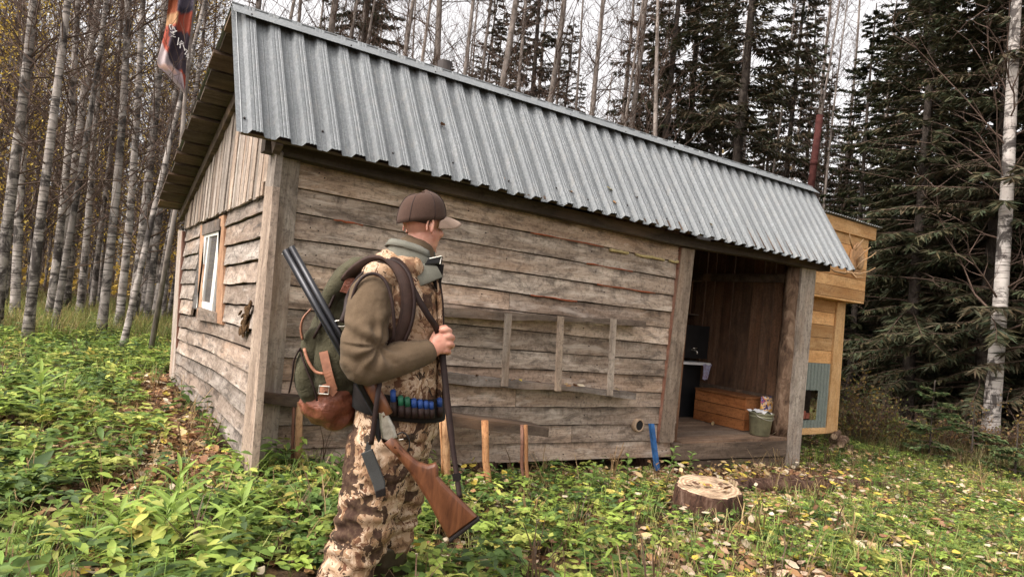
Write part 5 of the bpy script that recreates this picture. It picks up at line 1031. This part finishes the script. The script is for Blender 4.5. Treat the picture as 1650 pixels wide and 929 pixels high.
ARMN = [((606, 460), .07, .066, -.17), ((597, 482), .087, .078, -.21), ((590, 530), .088, .08, -.25), ((581, 572), .082, .08, -.27), ((588, 590), .076, .074, -.27), ((614, 587), .07, .068, -.26), ((645, 579), .066, .066, -.23), ((675, 570), .058, .06, -.195)]
ARMF = [((684, 462), .07, .07, .15), ((682, 520), .075, .075, .21), ((672, 590), .068, .068, .22), ((668, 640), .056, .056, .19), ((670, 680), .046, .046, .17)]
def lb(mb, rows, k=1., n=4): return limb(mb, [(M(*p, a), w*k, d_*k) for p, w, d_, a in rows], 18, n)
# --- head frame
PHI = R(38); HF = RV*math.cos(PHI)+AV*math.sin(PHI)-ZV*.06; HF /= np.linalg.norm(HF); HL = np.cross(ZV, HF); HL /= np.linalg.norm(HL); HU = np.cross(HF, HL); HC = M(681, 361, .01)
def Hp(f, l, u): return HC+HF*f+HL*l+HU*u
def hell(mb, c, rf, rl, ru, nu=18, nv=12): return mb.ell(Hp(*c), HF*rf, HL*rl, HU*ru, nu, nv)
body = MB(); torso(body, .86); lb(body, LEGN, .8); lb(body, LEGF, .8); lb(body, ARMN, .62); lb(body, ARMF, .62)
limb(body, [(M(530, 975, -.11), .06, .055), (M(510, 1010, -.11), .045, .045), (M(497, 1040, -.11), .035, .04)]); limb(body, [(M(625, 878, .1), .07, .07), (M(617, 950, .1), .055, .055), (M(610, 1020, .1), .04, .045)])
limb(body, [(M(664, 428, .01), .075, .07), (M(672, 405, .01), .064, .062), (M(680, 380, .01), .062, .06)], 18)
hell(body, (-.012, 0, .035), .1, .077, .098); hell(body, (.03, 0, -.035), .066, .062, .085); hell(body, (.035, 0, -.075), .056, .052, .052); hell(body, (.072, 0, -.105), .024, .026, .02, 12, 8)
hell(body, (.078, 0, .022), .022, .05, .016, 12, 8); hell(body, (.07, .04, -.03), .022, .022, .02, 12, 8); hell(body, (.07, -.04, -.03), .022, .022, .02, 12, 8)
limb(body, [(Hp(.088, 0, .008), .007, .008), (Hp(.099, 0, -.016), .008, .009), (Hp(.109, 0, -.034), .0095, .0105)], 12, 4); hell(body, (.1, .011, -.04), .01, .009, .008, 10, 6); hell(body, (.1, -.011, -.04), .01, .009, .008, 10, 6)
hell(body, (.09, 0, -.069), .011, .021, .007, 12, 8); hell(body, (.088, 0, -.081), .011, .019, .007, 12, 8)
for s_ in (-1, 1):                                   # ears: rim, lobe, shell
    rim = [Hp(-.004-.014+.014*math.cos(t)-.008, s_*(.079+.007+.004*math.cos(t)), -.014+.033*math.sin(t)) for t in np.linspace(-.9, 3.9, 12)]
    limb(body, [(p, .0055, .0055) for p in rim], 8, 2); hell(body, (-.012, s_*.079, -.016), .014, .006, .026, 12, 8); hell(body, (.0, s_*.081, -.046), .009, .006, .011, 10, 6)
# --- fist round the sling (right hand): palm, four curled fingers, thumb
WR = M(690, 567, -.185); PALM = [(WR, .031, .026), (M(699, 561, -.182), .036, .026), (M(709, 553, -.176), .043, .026), (M(717, 549, -.168), .042, .023)]
limb(body, PALM, 16, 4)
for k, (kx, ky) in enumerate(((718, 531), (722, 542), (722, 554), (718, 565))):
    r0 = (.0125, .013, .0125, .011)[k]; ln = (1, 1.1, 1.02, .82)[k]
    P = [M(kx-8, ky+1, -.176), M(kx, ky, -.178), M(kx+6*ln, ky+1.5, -.152), M(kx+5*ln, ky+3, -.122), M(kx-4*ln, ky+3, -.108), M(kx-11*ln, ky+2, -.118)]
    limb(body, [(P[0], r0*1.1, r0*1.1), (P[1], r0*1.22, r0*1.22), (P[2], r0*1.02, r0*1.02), (P[3], r0*1.08, r0*1.08), (P[4], r0*.92, r0*.92), (P[5], r0*.8, r0*.8)], 12, 3)
limb(body, [(M(697, 550, -.168), .018, .018), (M(703, 538, -.15), .016, .016), (M(711, 529, -.132), .0135, .0135), (M(719, 527, -.118), .0115, .0115)], 12, 3)
WL = M(670, 684, .17); limb(body, [(WL, .025, .03), (M(671, 700, .17), .022, .04), (M(671, 712, .17), .018, .04)], 12, 3)   # far hand, hanging
for k in range(4): limb(body, [(M(672, 708, .14+.02*k), .011, .011), (M(674, 722, .14+.02*k), .010, .010), (M(670, 734-abs(k-1.5)*2, .142+.02*k), .009, .009)], 10, 3)
limb(body, [(M(676, 694, .135), .012, .012), (M(682, 706, .13), .011, .011), (M(681, 716, .132), .009, .009)], 10, 3)
remesh('body', body, .0045, 3, skin_m, man, lambda c, n: .0006*nz(c, (60, 60, 60)))
hair = MB(); hell(hair, (-.013, 0, .03), .1035, .0805, .1, 24, 16); ho = obj('hair', hair, hair_m, man, True)
import bmesh
bm_ = bmesh.new(); bm_.from_mesh(ho.data); off_ = np.array(man.location)
def hl(v): d = np.array(v)+off_-HC; return d@HF, d@HL, d@HU
bmesh.ops.delete(bm_, geom=[v for v in bm_.verts if (lambda q: q[2] < -.025 or q[2] > .07 or (q[0] > .0 and q[2] < .02) or q[0] > .05)(hl(v.co))], context='VERTS'); bm_.to_mesh(ho.data); bm_.free()
for s_ in (-1, 1): obj('eye', MB().ell(Hp(.083, s_*.03, -.004), HF*.011, HL*.013, HU*.009, 10, 8), eye_m, man, True)
# --- cap
def cap_shape(f_, l_, u_, base, name, mat, smooth=True):
    vs = []; fs = []; nu, nv = 40, 12
    for j in range(nv+1):
        t = j/nv*math.pi/2*.985
        for i in range(nu):
            a = 2*math.pi*i/nu; ca, sa = math.cos(a), math.sin(a); pinch = 1-.012*abs(math.cos(3*a))*math.sin(t*2)
            f = f_*ca*math.cos(t)**.66*pinch; l = l_*sa*math.cos(t)**.66*pinch; u = u_*math.sin(t)**.95; rim = base+.038*ca+.004*math.sin(2*a)
            vs.append(Hp(-.01+f-.01*math.sin(t), l, rim*(1-math.sin(t)*.6)+u))
    for j in range(nv):
        for i in range(nu): i2 = (i+1) % nu; fs.append((j*nu+i, j*nu+i2, (j+1)*nu+i2, (j+1)*nu+i))
    fs.append(tuple(range(nv*nu, nv*nu+nu)))
    return MB().add(vs, fs)
cap = obj('cap', cap_shape(.116, .093, .136, .014, 'cap', cap_m), cap_m, man, True)
md = cap.modifiers.new('th', 'SOLIDIFY'); md.thickness = .004; md.offset = -1
obj('cap_button', MB().ell(Hp(-.02, 0, .141), HF*.009, HL*.009, HU*.006, 10, 6), cap_m, cap, True)
for k in range(6):                                   # stitched panel seams
    a = math.pi*(k/3)+.52; P = []
    for j in range(11):
        t = .05+j/10*1.45; P.append(Hp(-.01+.1165*math.cos(a)*math.cos(t)**.66-.01*math.sin(t), .0935*math.sin(a)*math.cos(t)**.66, (.014+.038*math.cos(a))*(1-math.sin(t)*.6)+.1365*math.sin(t)**.95))
    obj('seam', MB().tube(P, .0016, 5), strap_m, cap, True)
bv = []; bf = []; nb_, nc_ = 17, 8                   # brim, curved down at the sides
for j in range(nc_):
    v = j/(nc_-1)
    for i in range(nb_):
        a = (i/(nb_-1)-.5)*2.5; e = max(0, 1-(a/1.25)**4)**.5; bv.append(Hp(-.012+.113*math.cos(a)+v*.105*e, .092*math.sin(a)*(1-.03*v), .058-.06*(1-math.cos(a))-.014*v*v+.006*v-.026*(a/1.25)**2*v))
for j in range(nc_-1):
    for i in range(nb_-1): bf.append((j*nb_+i, j*nb_+i+1, (j+1)*nb_+i+1, (j+1)*nb_+i))
brim = obj('cap_brim', MB().add(bv, bf), brim_m, man, True); md = brim.modifiers.new('th', 'SOLIDIFY'); md.thickness = .005; md.offset = 1
# --- clothes
def folds(amp, f, seed, extra=None):
    def w_(co, no):
        v = amp*ridged(co, f, seed)*np.clip(.6+nz(co, (4, 4, 4), seed+3), 0, 1)+amp*.5*nz(co, tuple(2.1*q for q in f), seed+9)
        return v+(extra(co) if extra is not None else 0)
    return w_
tr = MB(); limb(tr, [(M(642, 640), .172, .172), (M(636, 690), .176, .178), (M(630, 722), .168, .17)], 24, 4, ref=LW); lb(tr, LEGN); lb(tr, LEGF)
KN, HPJ = M(575, 870, -.1), M(610, 720, -.1)
remesh('trousers', tr, .008, 4, camo_m, man, folds(.011, (9, 9, 17), 2.2, lambda co: .008*np.sin((co[:, 2]-KN[2])*85+6*nz(co, (6, 6, 6), 5))*np.exp(-((co[:, 2]-KN[2])/.16)**2)+.004*nz(co, (30, 30, 30), 8)))
sl = MB(); lb(sl, ARMN); torso(sl, .86, TORSO[2:6]); lb(sl, ARMF); limb(sl, [(M(640, 446, -.08), .07, .07), (M(610, 455, -.15), .075, .072), (M(596, 478, -.20), .09, .08)], 18)
CRK = M(612, 556, -.27)
def sleeve_w(co, no):
    q = co-CRK; x_, z_ = q@RV, q[:, 2]; r_ = np.hypot(x_, z_); th = np.arctan2(z_, x_); w_ = nz(co, (9, 9, 9), 1)
    fan_ = np.sin(th*8.5+3*w_)*np.exp(-((r_-.07)/.055)**2)*.008
    arm_ = np.sin(co[:, 2]*62+x_*30+4*w_)*np.clip(nz(co, (5, 5, 5), 6)+.15, 0, 1)*.008
    return fan_+arm_+.006*ridged(co, (15, 15, 10), 4)*np.clip(.4+nz(co, (6, 6, 6), 3), 0, 1)+.0012*nz(co, (60, 60, 60), 1)
remesh('sweater', sl, .0055, 7, sweater_m, man, sleeve_w)
def ring_band(c0, c1, r0, r1, th, ref, name, mat, par, sides=28, wav=0.):
    vs = []; fs = []; T = unit(c1-c0); q = unit(ref-T*(ref@T)); s = np.cross(T, q)
    for c, rr, o_ in ((c0, r0, 0), (c1, r1, 0), (c1, r1, th), (c0, r0, th)):
        for k in range(sides): a = 2*math.pi*k/sides; w2 = 1+wav*math.sin(5*a); vs.append(c+s*(rr[0]+o_)*math.cos(a)*w2+q*(rr[1]+o_)*math.sin(a)*w2)
    for i in range(4):
        for k in range(sides): k2 = (k+1) % sides; i2 = (i+1) % 4; fs.append((i*sides+k, i*sides+k2, i2*sides+k2, i2*sides+k))
    return obj(name, MB().add(vs, fs), mat, par, True)
cu = MB(); limb(cu, [(M(668, 572, -.2), .058, .058), (M(680, 569, -.192), .055, .055), (M(692, 566, -.184), .05, .05)], 24, 4)
remesh('cuff', cu, .005, 2, sweater_m, man, lambda c, n: .002*np.sin((c@RV)*60)+.0015*nz(c, (50, 50, 20)))
ve = MB(); torso(ve, 1.02, TORSO[1:9]); limb(ve, [(M(668, 432, -.10), .05, .06), (M(630, 442, -.13), .075, .075), (M(603, 449, -.175), .074, .068)], 18); limb(ve, [(M(668, 432, .10), .05, .06), (M(690, 448, .15), .07, .06)], 18)
WS = M(642, 640)
remesh('vest', ve, .0075, 4, camo_m, man, folds(.009, (11, 11, 9), 6.1, lambda co: -.012*np.exp(-((co[:, 2]-WS[2])/.035)**2)+.004*nz(co, (28, 28, 28), 8)))
# vest arm hole piping, zip, chest pocket
ah = [M(*p, a) for p, a in (((562, 520), -.24), ((566, 490), -.255), ((573, 463), -.262), ((583, 448), -.256), ((596, 441), -.25), ((610, 443), -.252), ((622, 455), -.262), ((631, 482), -.272), ((635, 520), -.272), ((634, 550), -.262))]
obj('armhole_piping', MB().tube(crom(ah, 4), .007, 8), strap_m, man, True)
zp = [M(*p, a) for p, a in (((705, 450), -.085), ((710, 490), -.09), ((711, 530), -.09), ((711, 580), -.09), ((710, 640), -.085))]
obj('vest_placket', MB().ribbon(crom(zp, 4), LW, .045, .016), camo_m, man, True); obj('zip', MB().ribbon(crom([p+FW*.009 for p in zp], 4), LW, .01, .008), strap_m, man, True)
# collars
ic = MB(); limb(ic, [(M(663, 428, .01), .108, .1), (M(667, 412, .01), .093, .088), (M(670, 396, .01), .082, .08)], 24, 4); cb_ = remesh('inner_collar', ic, .005, 2, sweater_m, man, lambda c, n: .002*nz(c, (25, 25, 12)))
def collar(rows, th, name, mat, n=34, a0=-2.75, a1=2.75):       # rows: (centre, rf, rl, drop at the front); open at the throat
    vs = []; fs = []
    for c, rf, rl, dr in rows:
        for i in range(n): a = a0+(a1-a0)*i/(n-1)+math.pi; fr = max(0, -math.cos(a-math.pi+math.pi))*0+max(0, math.cos(a)); vs.append(np.array(c)+FW*rf*math.cos(a)+LW*rl*math.sin(a)-ZV*dr*fr+ZV*.003*math.sin(a*5))
    m_ = len(rows)
    for j in range(m_-1):
        for i in range(n-1): fs.append((j*n+i, j*n+i+1, (j+1)*n+i+1, (j+1)*n+i))
    o = obj(name, MB().add(vs, fs), mat, man, True); md = o.modifiers.new('th', 'SOLIDIFY'); md.thickness = th; return o
collar([(M(662, 433, .0), .135, .125, .055), (M(663, 416, .0), .117, .108, .03), (M(665, 395, .0), .1, .094, .035), (M(664, 390, .0), .106, .1, .035), (M(662, 400, 0), .118, .112, .04)], .006, 'collar', collar_m)
cl_ = [M(*p, a) for p, a in (((664, 428), -.12), ((682, 450), -.125), ((700, 445), -.115))]
obj('collar_flap', MB().plate([M(658, 418, -.125), M(668, 452, -.15), M(676, 462, -.155), M(714, 446, -.125), M(704, 428, -.11), M(682, 424, -.115)], AV, .012, .004), collar_m, man, True)
obj('collar_front', MB().plate([M(690, 424, -.105), M(715, 426, -.085), M(712, 448, -.09), M(706, 474, -.10), M(699, 458, -.11)], unit(AV*.8-RV*.5), .016, .005), black_cloth, man, True)
# boots
bt_ = MB(); limb(bt_, [(M(622, 873, .1), .100, .095), (M(620, 915, .1), .092, .09), (M(617, 965, .1), .078, .078), (M(614, 1005, .1), .066, .068)], 20); q = M(614, 1012, .1); q[2] = GZ+.05; limb(bt_, [(q-RV*.06, .055, .045), (q+RV*.02, .05, .048), (q+RV*.13-ZV*.012, .036, .048), (q+RV*.18-ZV*.018, .028, .04)], 16)
remesh('boot', bt_, .007, 3, rubber_m, man, lambda c, n: .003*ridged(c, (6, 6, 14), 1))
bn = MB(); limb(bn, [(M(532, 962, -.11), .09, .082), (M(518, 992, -.11), .075, .072), (M(505, 1020, -.11), .062, .062)], 20); q = M(500, 1030, -.11); limb(bn, [(q-RV*.03+ZV*.03, .05, .045), (q+RV*.05-ZV*.0, .045, .046), (q+RV*.15-ZV*.05, .034, .046), (q+RV*.2-ZV*.055, .026, .04)], 16)
remesh('boot', bn, .008, 3, rubber_m, man, lambda c, n: .003*ridged(c, (6, 6, 14), 2))
# --- cartridge belt worn over the vest
belt = thing('cartridge_belt', 'black cartridge belt holding blue and green shells round the hunter\'s waist', 'cartridge belt', M(642, 645))
def waist(a, py, extra): c = M(643, py); return c+FW*(.19+extra)*math.cos(a)+LW*(.19+extra)*math.sin(a)
bvs = []; bfs = []; nn = 48
for py, ex in ((626, .003), (626, .013), (662, .016), (662, .004)):
    for k in range(nn): a = 2*math.pi*k/nn; bvs.append(waist(a, py+6*math.cos(a), ex))
for i in range(4):
    for k in range(nn): k2 = (k+1) % nn; i2 = (i+1) % 4; bfs.append((i*nn+k, i*nn+k2, i2*nn+k2, i2*nn+k))
obj('band', MB().add(bvs, bfs), black_cloth, belt, True)
for k, px in enumerate((633, 645, 656, 666, 676, 685, 693, 707)):
    tgt = M(px, 640, -.15); best = min(np.linspace(-2.2, .2, 300), key=lambda a: abs(((waist(a, 640, .02)-CAM)@CR)/((waist(a, 640, .02)-CAM)@CF)*FPX+PW/2-px)+(0 if (waist(a, 640, .02)-C0)@AV < .05 else 99))
    top_, bot = waist(best, 624+3*math.cos(best)+k*1.3-(6 if k in (0, 7) else 0), .024), waist(best+.02, 657+3*math.cos(best), .024); mid_ = lerp(top_, bot, .42)
    sh_ = obj('cartridge', MB().tube([top_, mid_], .0118, 12), shell_green if k in (1, 2) else shell_blue, belt, True, label='green shell' if k in (1, 2) else None); obj('crimp', MB().tube([top_+(top_-bot)*.004, top_+(top_-bot)*.05], .0085, 10), shell_green if k in (1, 2) else shell_blue, sh_, True)
    obj('loop', MB().tube([mid_, lerp(top_, bot, .95)], .0145, 12), strap_m, belt, True)
# sheath and hanging leather tab on the thigh
sh = thing('knife_sheath', 'flat dark grey sheath hanging on the hunter\'s thigh', 'sheath', M(602, 760, -.24))
obj('sheath_body', MB().plate([M(582, 730, -.235), M(600, 722, -.235), M(612, 752, -.235), M(621, 776, -.235), M(621, 796, -.235), M(606, 799, -.235), M(601, 780, -.235), M(590, 752, -.235)], AV, .014, .004), grey_web, sh); obj('tip', MB().plate([M(605, 790, -.236), M(621, 784, -.236), M(621.5, 797, -.236), M(606, 801, -.236)], AV, .018, .003), black_cloth, sh)
obj('hanger', MB().ribbon([M(595, 712, -.235), M(592, 728, -.235)], RV, .022, .005), grey_web, sh)
dv_ = thing('black_device', 'small black device with a silver edge sitting at the hunter\'s collar', 'device', M(700, 423, -.08))
obj('case', MB().plate([M(686, 428, -.1), M(692, 417, -.1), M(712, 413, -.1), M(710, 426, -.1)], unit(AV+RV*.3), .05, .006), black_enamel, dv_); obj('silver_edge', MB().tube([M(692, 416.5, -.127), M(711.5, 412.5, -.127), M(709, 425, -.13)], .0025, 6), silver, dv_)
# --- backpack
bp = thing('backpack', 'dark olive canvas backpack with orange brown leather bottom on the hunter\'s back', 'backpack', M(540, 560, 0))
bb = MB(); BA = .10
def pk(px, py, wr, wd, a=BA): return (M(px, py, a), wr*1.0, wd)
limb(bb, [pk(588, 436, .035, .09), pk(582, 455, .07, .13), pk(569, 490, .105, .155), pk(558, 530, .128, .17), pk(550, 575, .14, .175), pk(546, 620, .145, .17), pk(547, 650, .118, .14)], 24, 4, ref=LW)
limb(bb, [(M(509, 535, .0), .026, .05), (M(497, 570, .0), .038, .07), (M(495, 605, .0), .044, .075), (M(507, 638, .01), .032, .06)], 16)
limb(bb, [(M(553, 448, .02), .02, .03), (M(533, 490, .0), .04, .06), (M(525, 530, .0), .036, .06)], 14)
remesh('canvas_body', bb, .0075, 3, canvas_m, bp, folds(.020, (8, 8, 6), 11.3, lambda co: .006*nz(co, (22, 22, 22), 2)+.010*ridged(co, (5, 5, 16), 4)*np.clip(nz(co, (4, 4, 4), 9)+.3, 0, 1)))
lbm = MB(); limb(lbm, [(M(545, 622, BA), .148, .174), (M(545, 645, BA), .146, .168), (M(553, 663, BA), .105, .13)], 24, 4, ref=LW); limb(lbm, [(M(508, 648, .02), .03, .05), (M(535, 658, -.02), .05, .06)], 14)
remesh('leather_base', lbm, .007, 3, leather_m, bp, folds(.018, (11, 11, 14), 3.3))
fl_ = MB(); limb(fl_, [(M(590, 430, .06), .03, .08), (M(578, 438, .05), .05, .12), (M(560, 462, .05), .06, .13), (M(545, 500, .05), .07, .125)], 24, 4, ref=LW)
remesh('top_flap', fl_, .0075, 2, canvas_m, bp, folds(.014, (9, 9, 9), 5.5))
def bk(px, py, a=-.1): return M(px, py, a)
obj('leather_patch', MB().plate([bk(548, 470), bk(556, 452), bk(570, 442), bk(582, 440), bk(578, 458), bk(562, 474)], unit(AV*.85+RV*.3), .014, .004), leather_m, bp)
obj('strap', MB().ribbon(crom([bk(521, 566, -.095), bk(525, 585, -.105), bk(530, 605, -.11), bk(537, 628, -.10)], 4), unit(RV-ZV*.2), .036, .006), tan_strap, bp)
obj('strap', MB().ribbon(crom([bk(516, 630, -.095), bk(526, 624, -.108), bk(540, 634, -.10)], 4), ZV, .03, .006), tan_strap, bp)
bkc = bk(522, 628, -.115); obj('buckle', MB().tube([bkc+RV*.02*c_+ZV*.016*s_ for c_, s_ in ((-1, -1), (1, -1), (1, 1), (-1, 1), (-1, -1))], .0032, 6), silver, bp)
obj('piping', MB().tube(crom([bk(490, 561, -.075), bk(497, 582, -.09), bk(508, 598, -.1), bk(522, 602, -.105)], 4), .0065, 8), tan_strap, bp, True)
obj('piping', MB().tube(crom([bk(483, 562, -.06), bk(492, 590, -.085), bk(505, 622, -.09), bk(511, 645, -.08)], 4), .0045, 6), strap_m, bp, True)
obj('piping', MB().tube(crom([bk(553, 440, -.06), bk(541, 470, -.08), bk(528, 500, -.08), bk(505, 545, -.07)], 4), .006, 6), strap_m, bp, True)
obj('side_handle', MB().ribbon(crom([bk(501, 498, -.05), bk(489, 512, -.06), bk(485, 530, -.06), bk(488, 547, -.06)], 5), AV, .035, .006), tan_strap, bp, True)
obj('loose_strap', MB().ribbon(crom([bk(484, 560, -.06), bk(474, 580, -.06), bk(471, 605, -.06), bk(466, 632, -.05)], 5), AV, .022, .005), strap_m, bp, True)
obj('back_strap', MB().ribbon(crom([bk(562, 448, -.08), bk(566, 480, -.11), bk(560, 520, -.115), bk(552, 560, -.115)], 5), RV, .018, .005), strap_m, bp, True)
shs = [M(*p, a) for p, a in (((560, 452), -.08), ((577, 434), -.14), ((603, 420), -.165), ((628, 420), -.178), ((645, 434), -.2), ((655, 458), -.22), ((658, 490), -.225), ((652, 525), -.225), ((635, 560), -.215), ((612, 592), -.2))]
obj('shoulder_strap', MB().ribbon(crom(shs, 5), [unit(RV*.75+AV*.2) if i < 15 else unit(RV*.8+AV*.12) for i in range((len(shs)-1)*5+1)], .062, .016), pad_m, bp, True)
obj('strap_edge', MB().tube(crom([p+RV*.024-AV*.006 for p in shs], 4), .007, 6), strap_m, bp, True); obj('strap_edge', MB().tube(crom([p-RV*.022-AV*.006 for p in shs], 4), .006, 6), strap_m, bp, True)
# --- shotgun slung muzzle up, hanging from the sling in his fist
gun = thing('shotgun', 'double barrelled shotgun with walnut stock slung muzzle up beside the hunter', 'shotgun', M(612, 660, -.25))
mz, br = M(464.5, 400, -.20), M(620, 678, -.262); tdir = unit(br-mz); up = unit(np.cross(tdir, AV)); up = up if up@RV > 0 else -up
for s_ in (-1, 1):
    o = up*s_*.0132; L_ = np.linalg.norm(br-mz); rt_ = ring_tube((0, 0, 0), 2, .0132, .0100, 1, 16); xf = Matrix.Translation(Vector(mz+o))@Vector(tdir).to_track_quat('Z', 'Y').to_matrix().to_4x4()@Matrix.Diagonal((1, 1, L_*.985, 1))
    rt_.v = [tuple(xf@Vector(p)) for p in rt_.v]; obj('barrel', rt_, gunmetal, gun, True)
    obj('bore', MB().tube([mz+o+tdir*.03, mz+o+tdir*.034], .0098, 12), dark_cavity, gun)
obj('rib', MB().ribbon([mz-up*.0275+tdir*.003, br-up*.0275], AV, .008, .004), gunmetal, gun); obj('bead', MB().ell(mz-up*.031+tdir*.01, up*.003, AV*.003, tdir*.003, 8, 6), silver, gun)
def G(s, u): return br+tdir*s+up*u          # along the gun from the breech, towards the underside
obj('fore_end', MB().plate([G(-.29, .006), G(-.28, .034), G(-.2, .046), G(-.09, .048), G(-.015, .044), G(-.012, -.008), G(-.12, -.006), G(-.26, -.002)], AV, .046, .014), walnut_m, gun, True)
obj('receiver', MB().plate([M(611, 664, -.262), M(621, 659, -.262), M(636, 687, -.265), M(640, 703, -.268), M(630, 713, -.268), M(616, 706, -.266), M(612, 688, -.264)], AV, .042, .009), simple('engraved_receiver', (.36, .33, .27), .4, .85, .5, .3, 60, .25), gun)
obj('receiver_top', MB().plate([M(606, 672, -.262), M(613, 676, -.262), M(614, 706, -.266), M(610, 712, -.266), M(601, 694, -.264)], AV, .03, .006), gunmetal, gun)
stk = [(614, 709), (624, 713), (636, 703), (645, 716), (656, 728), (673, 742), (690, 748), (702, 744), (707, 752), (706, 765), (714, 775), (740, 801), (769, 830), (745, 850), (722, 866), (708, 841), (689, 805), (672, 778), (658, 757), (640, 735), (624, 720)]
def adp(i): t = np.clip((stk[i][0]-614)/150, 0, 1); return -.268-.03*t
bms = MB().plate([M(*p, adp(i)) for i, p in enumerate(stk)], AV, .044, .012); so_ = obj('stock', bms, walnut_m, gun, True)
md = so_.modifiers.new('s', 'BEVEL'); md.width = .004; md.segments = 2
obj('cheek_plate', MB().plate([M(619, 713, -.291), M(632, 704, -.291), M(642, 716, -.292), M(650, 728, -.293), M(645, 736, -.293), M(633, 729, -.292)], AV, .006, .002), walnut_m, gun, True)
obj('butt_pad', MB().plate([M(769.5, 830.5, -.298), M(773, 835, -.298), M(725, 871, -.298), M(722.5, 866.5, -.298)], AV, .046, .004), black_cloth, gun)
obj('trigger_guard', MB().tube(crom([M(640, 700, -.268), M(648, 696, -.268), M(656, 701, -.268), M(660, 712, -.268), M(658, 726, -.269)], 4), .003, 6), gunmetal, gun, True); obj('trigger', MB().tube([M(643, 708, -.268), M(650, 707, -.268)], .0025, 6), silver, gun)
sw = M(548, 521, -.235); obj('swivel', MB().tube([sw+np.array(RV)*.022*math.cos(t)*1.2+ZV*.012*math.sin(t)+RV*.0 for t in np.linspace(0, 2*math.pi, 13)], .003, 6), silver, gun, True)
sl1 = [M(*p, a) for p, a in (((551, 519), -.245), ((558, 500), -.23), ((562, 478), -.2), ((580, 448), -.2), ((612, 425), -.19), ((640, 424), -.18), ((655, 445), -.2), ((672, 478), -.222), ((690, 508), -.21), ((702, 526), -.185), ((708, 545), -.143))]
obj('sling', MB().ribbon(crom(sl1, 5), [unit(RV*.8+AV*.25+ZV*.3)]*((len(sl1)-1)*5+1), .026, .005), strap_m, gun, True)
sl2 = [M(*p, a) for p, a in (((709, 545), -.143), ((713, 575), -.15), ((719, 630), -.19), ((727, 700), -.23), ((736, 765), -.27), ((741, 802), -.297))]
obj('sling', MB().ribbon(crom(sl2, 5), RV, [.03]*6+[.027]*10+[.021]*10, .007), strap_m, gun, True)
obj('sling_keeper', MB().ribbon([M(735, 762, -.268), M(737, 774, -.275)], RV, .034, .014), black_cloth, gun)
tb = [M(*p, a) for p, a in (((614, 604), -.255), ((608, 640), -.29), ((603, 680), -.292), ((598, 716), -.285))]; obj('hanging_tab', MB().ribbon(crom(tb, 4), RV, .02, .005), strap_m, gun, True)
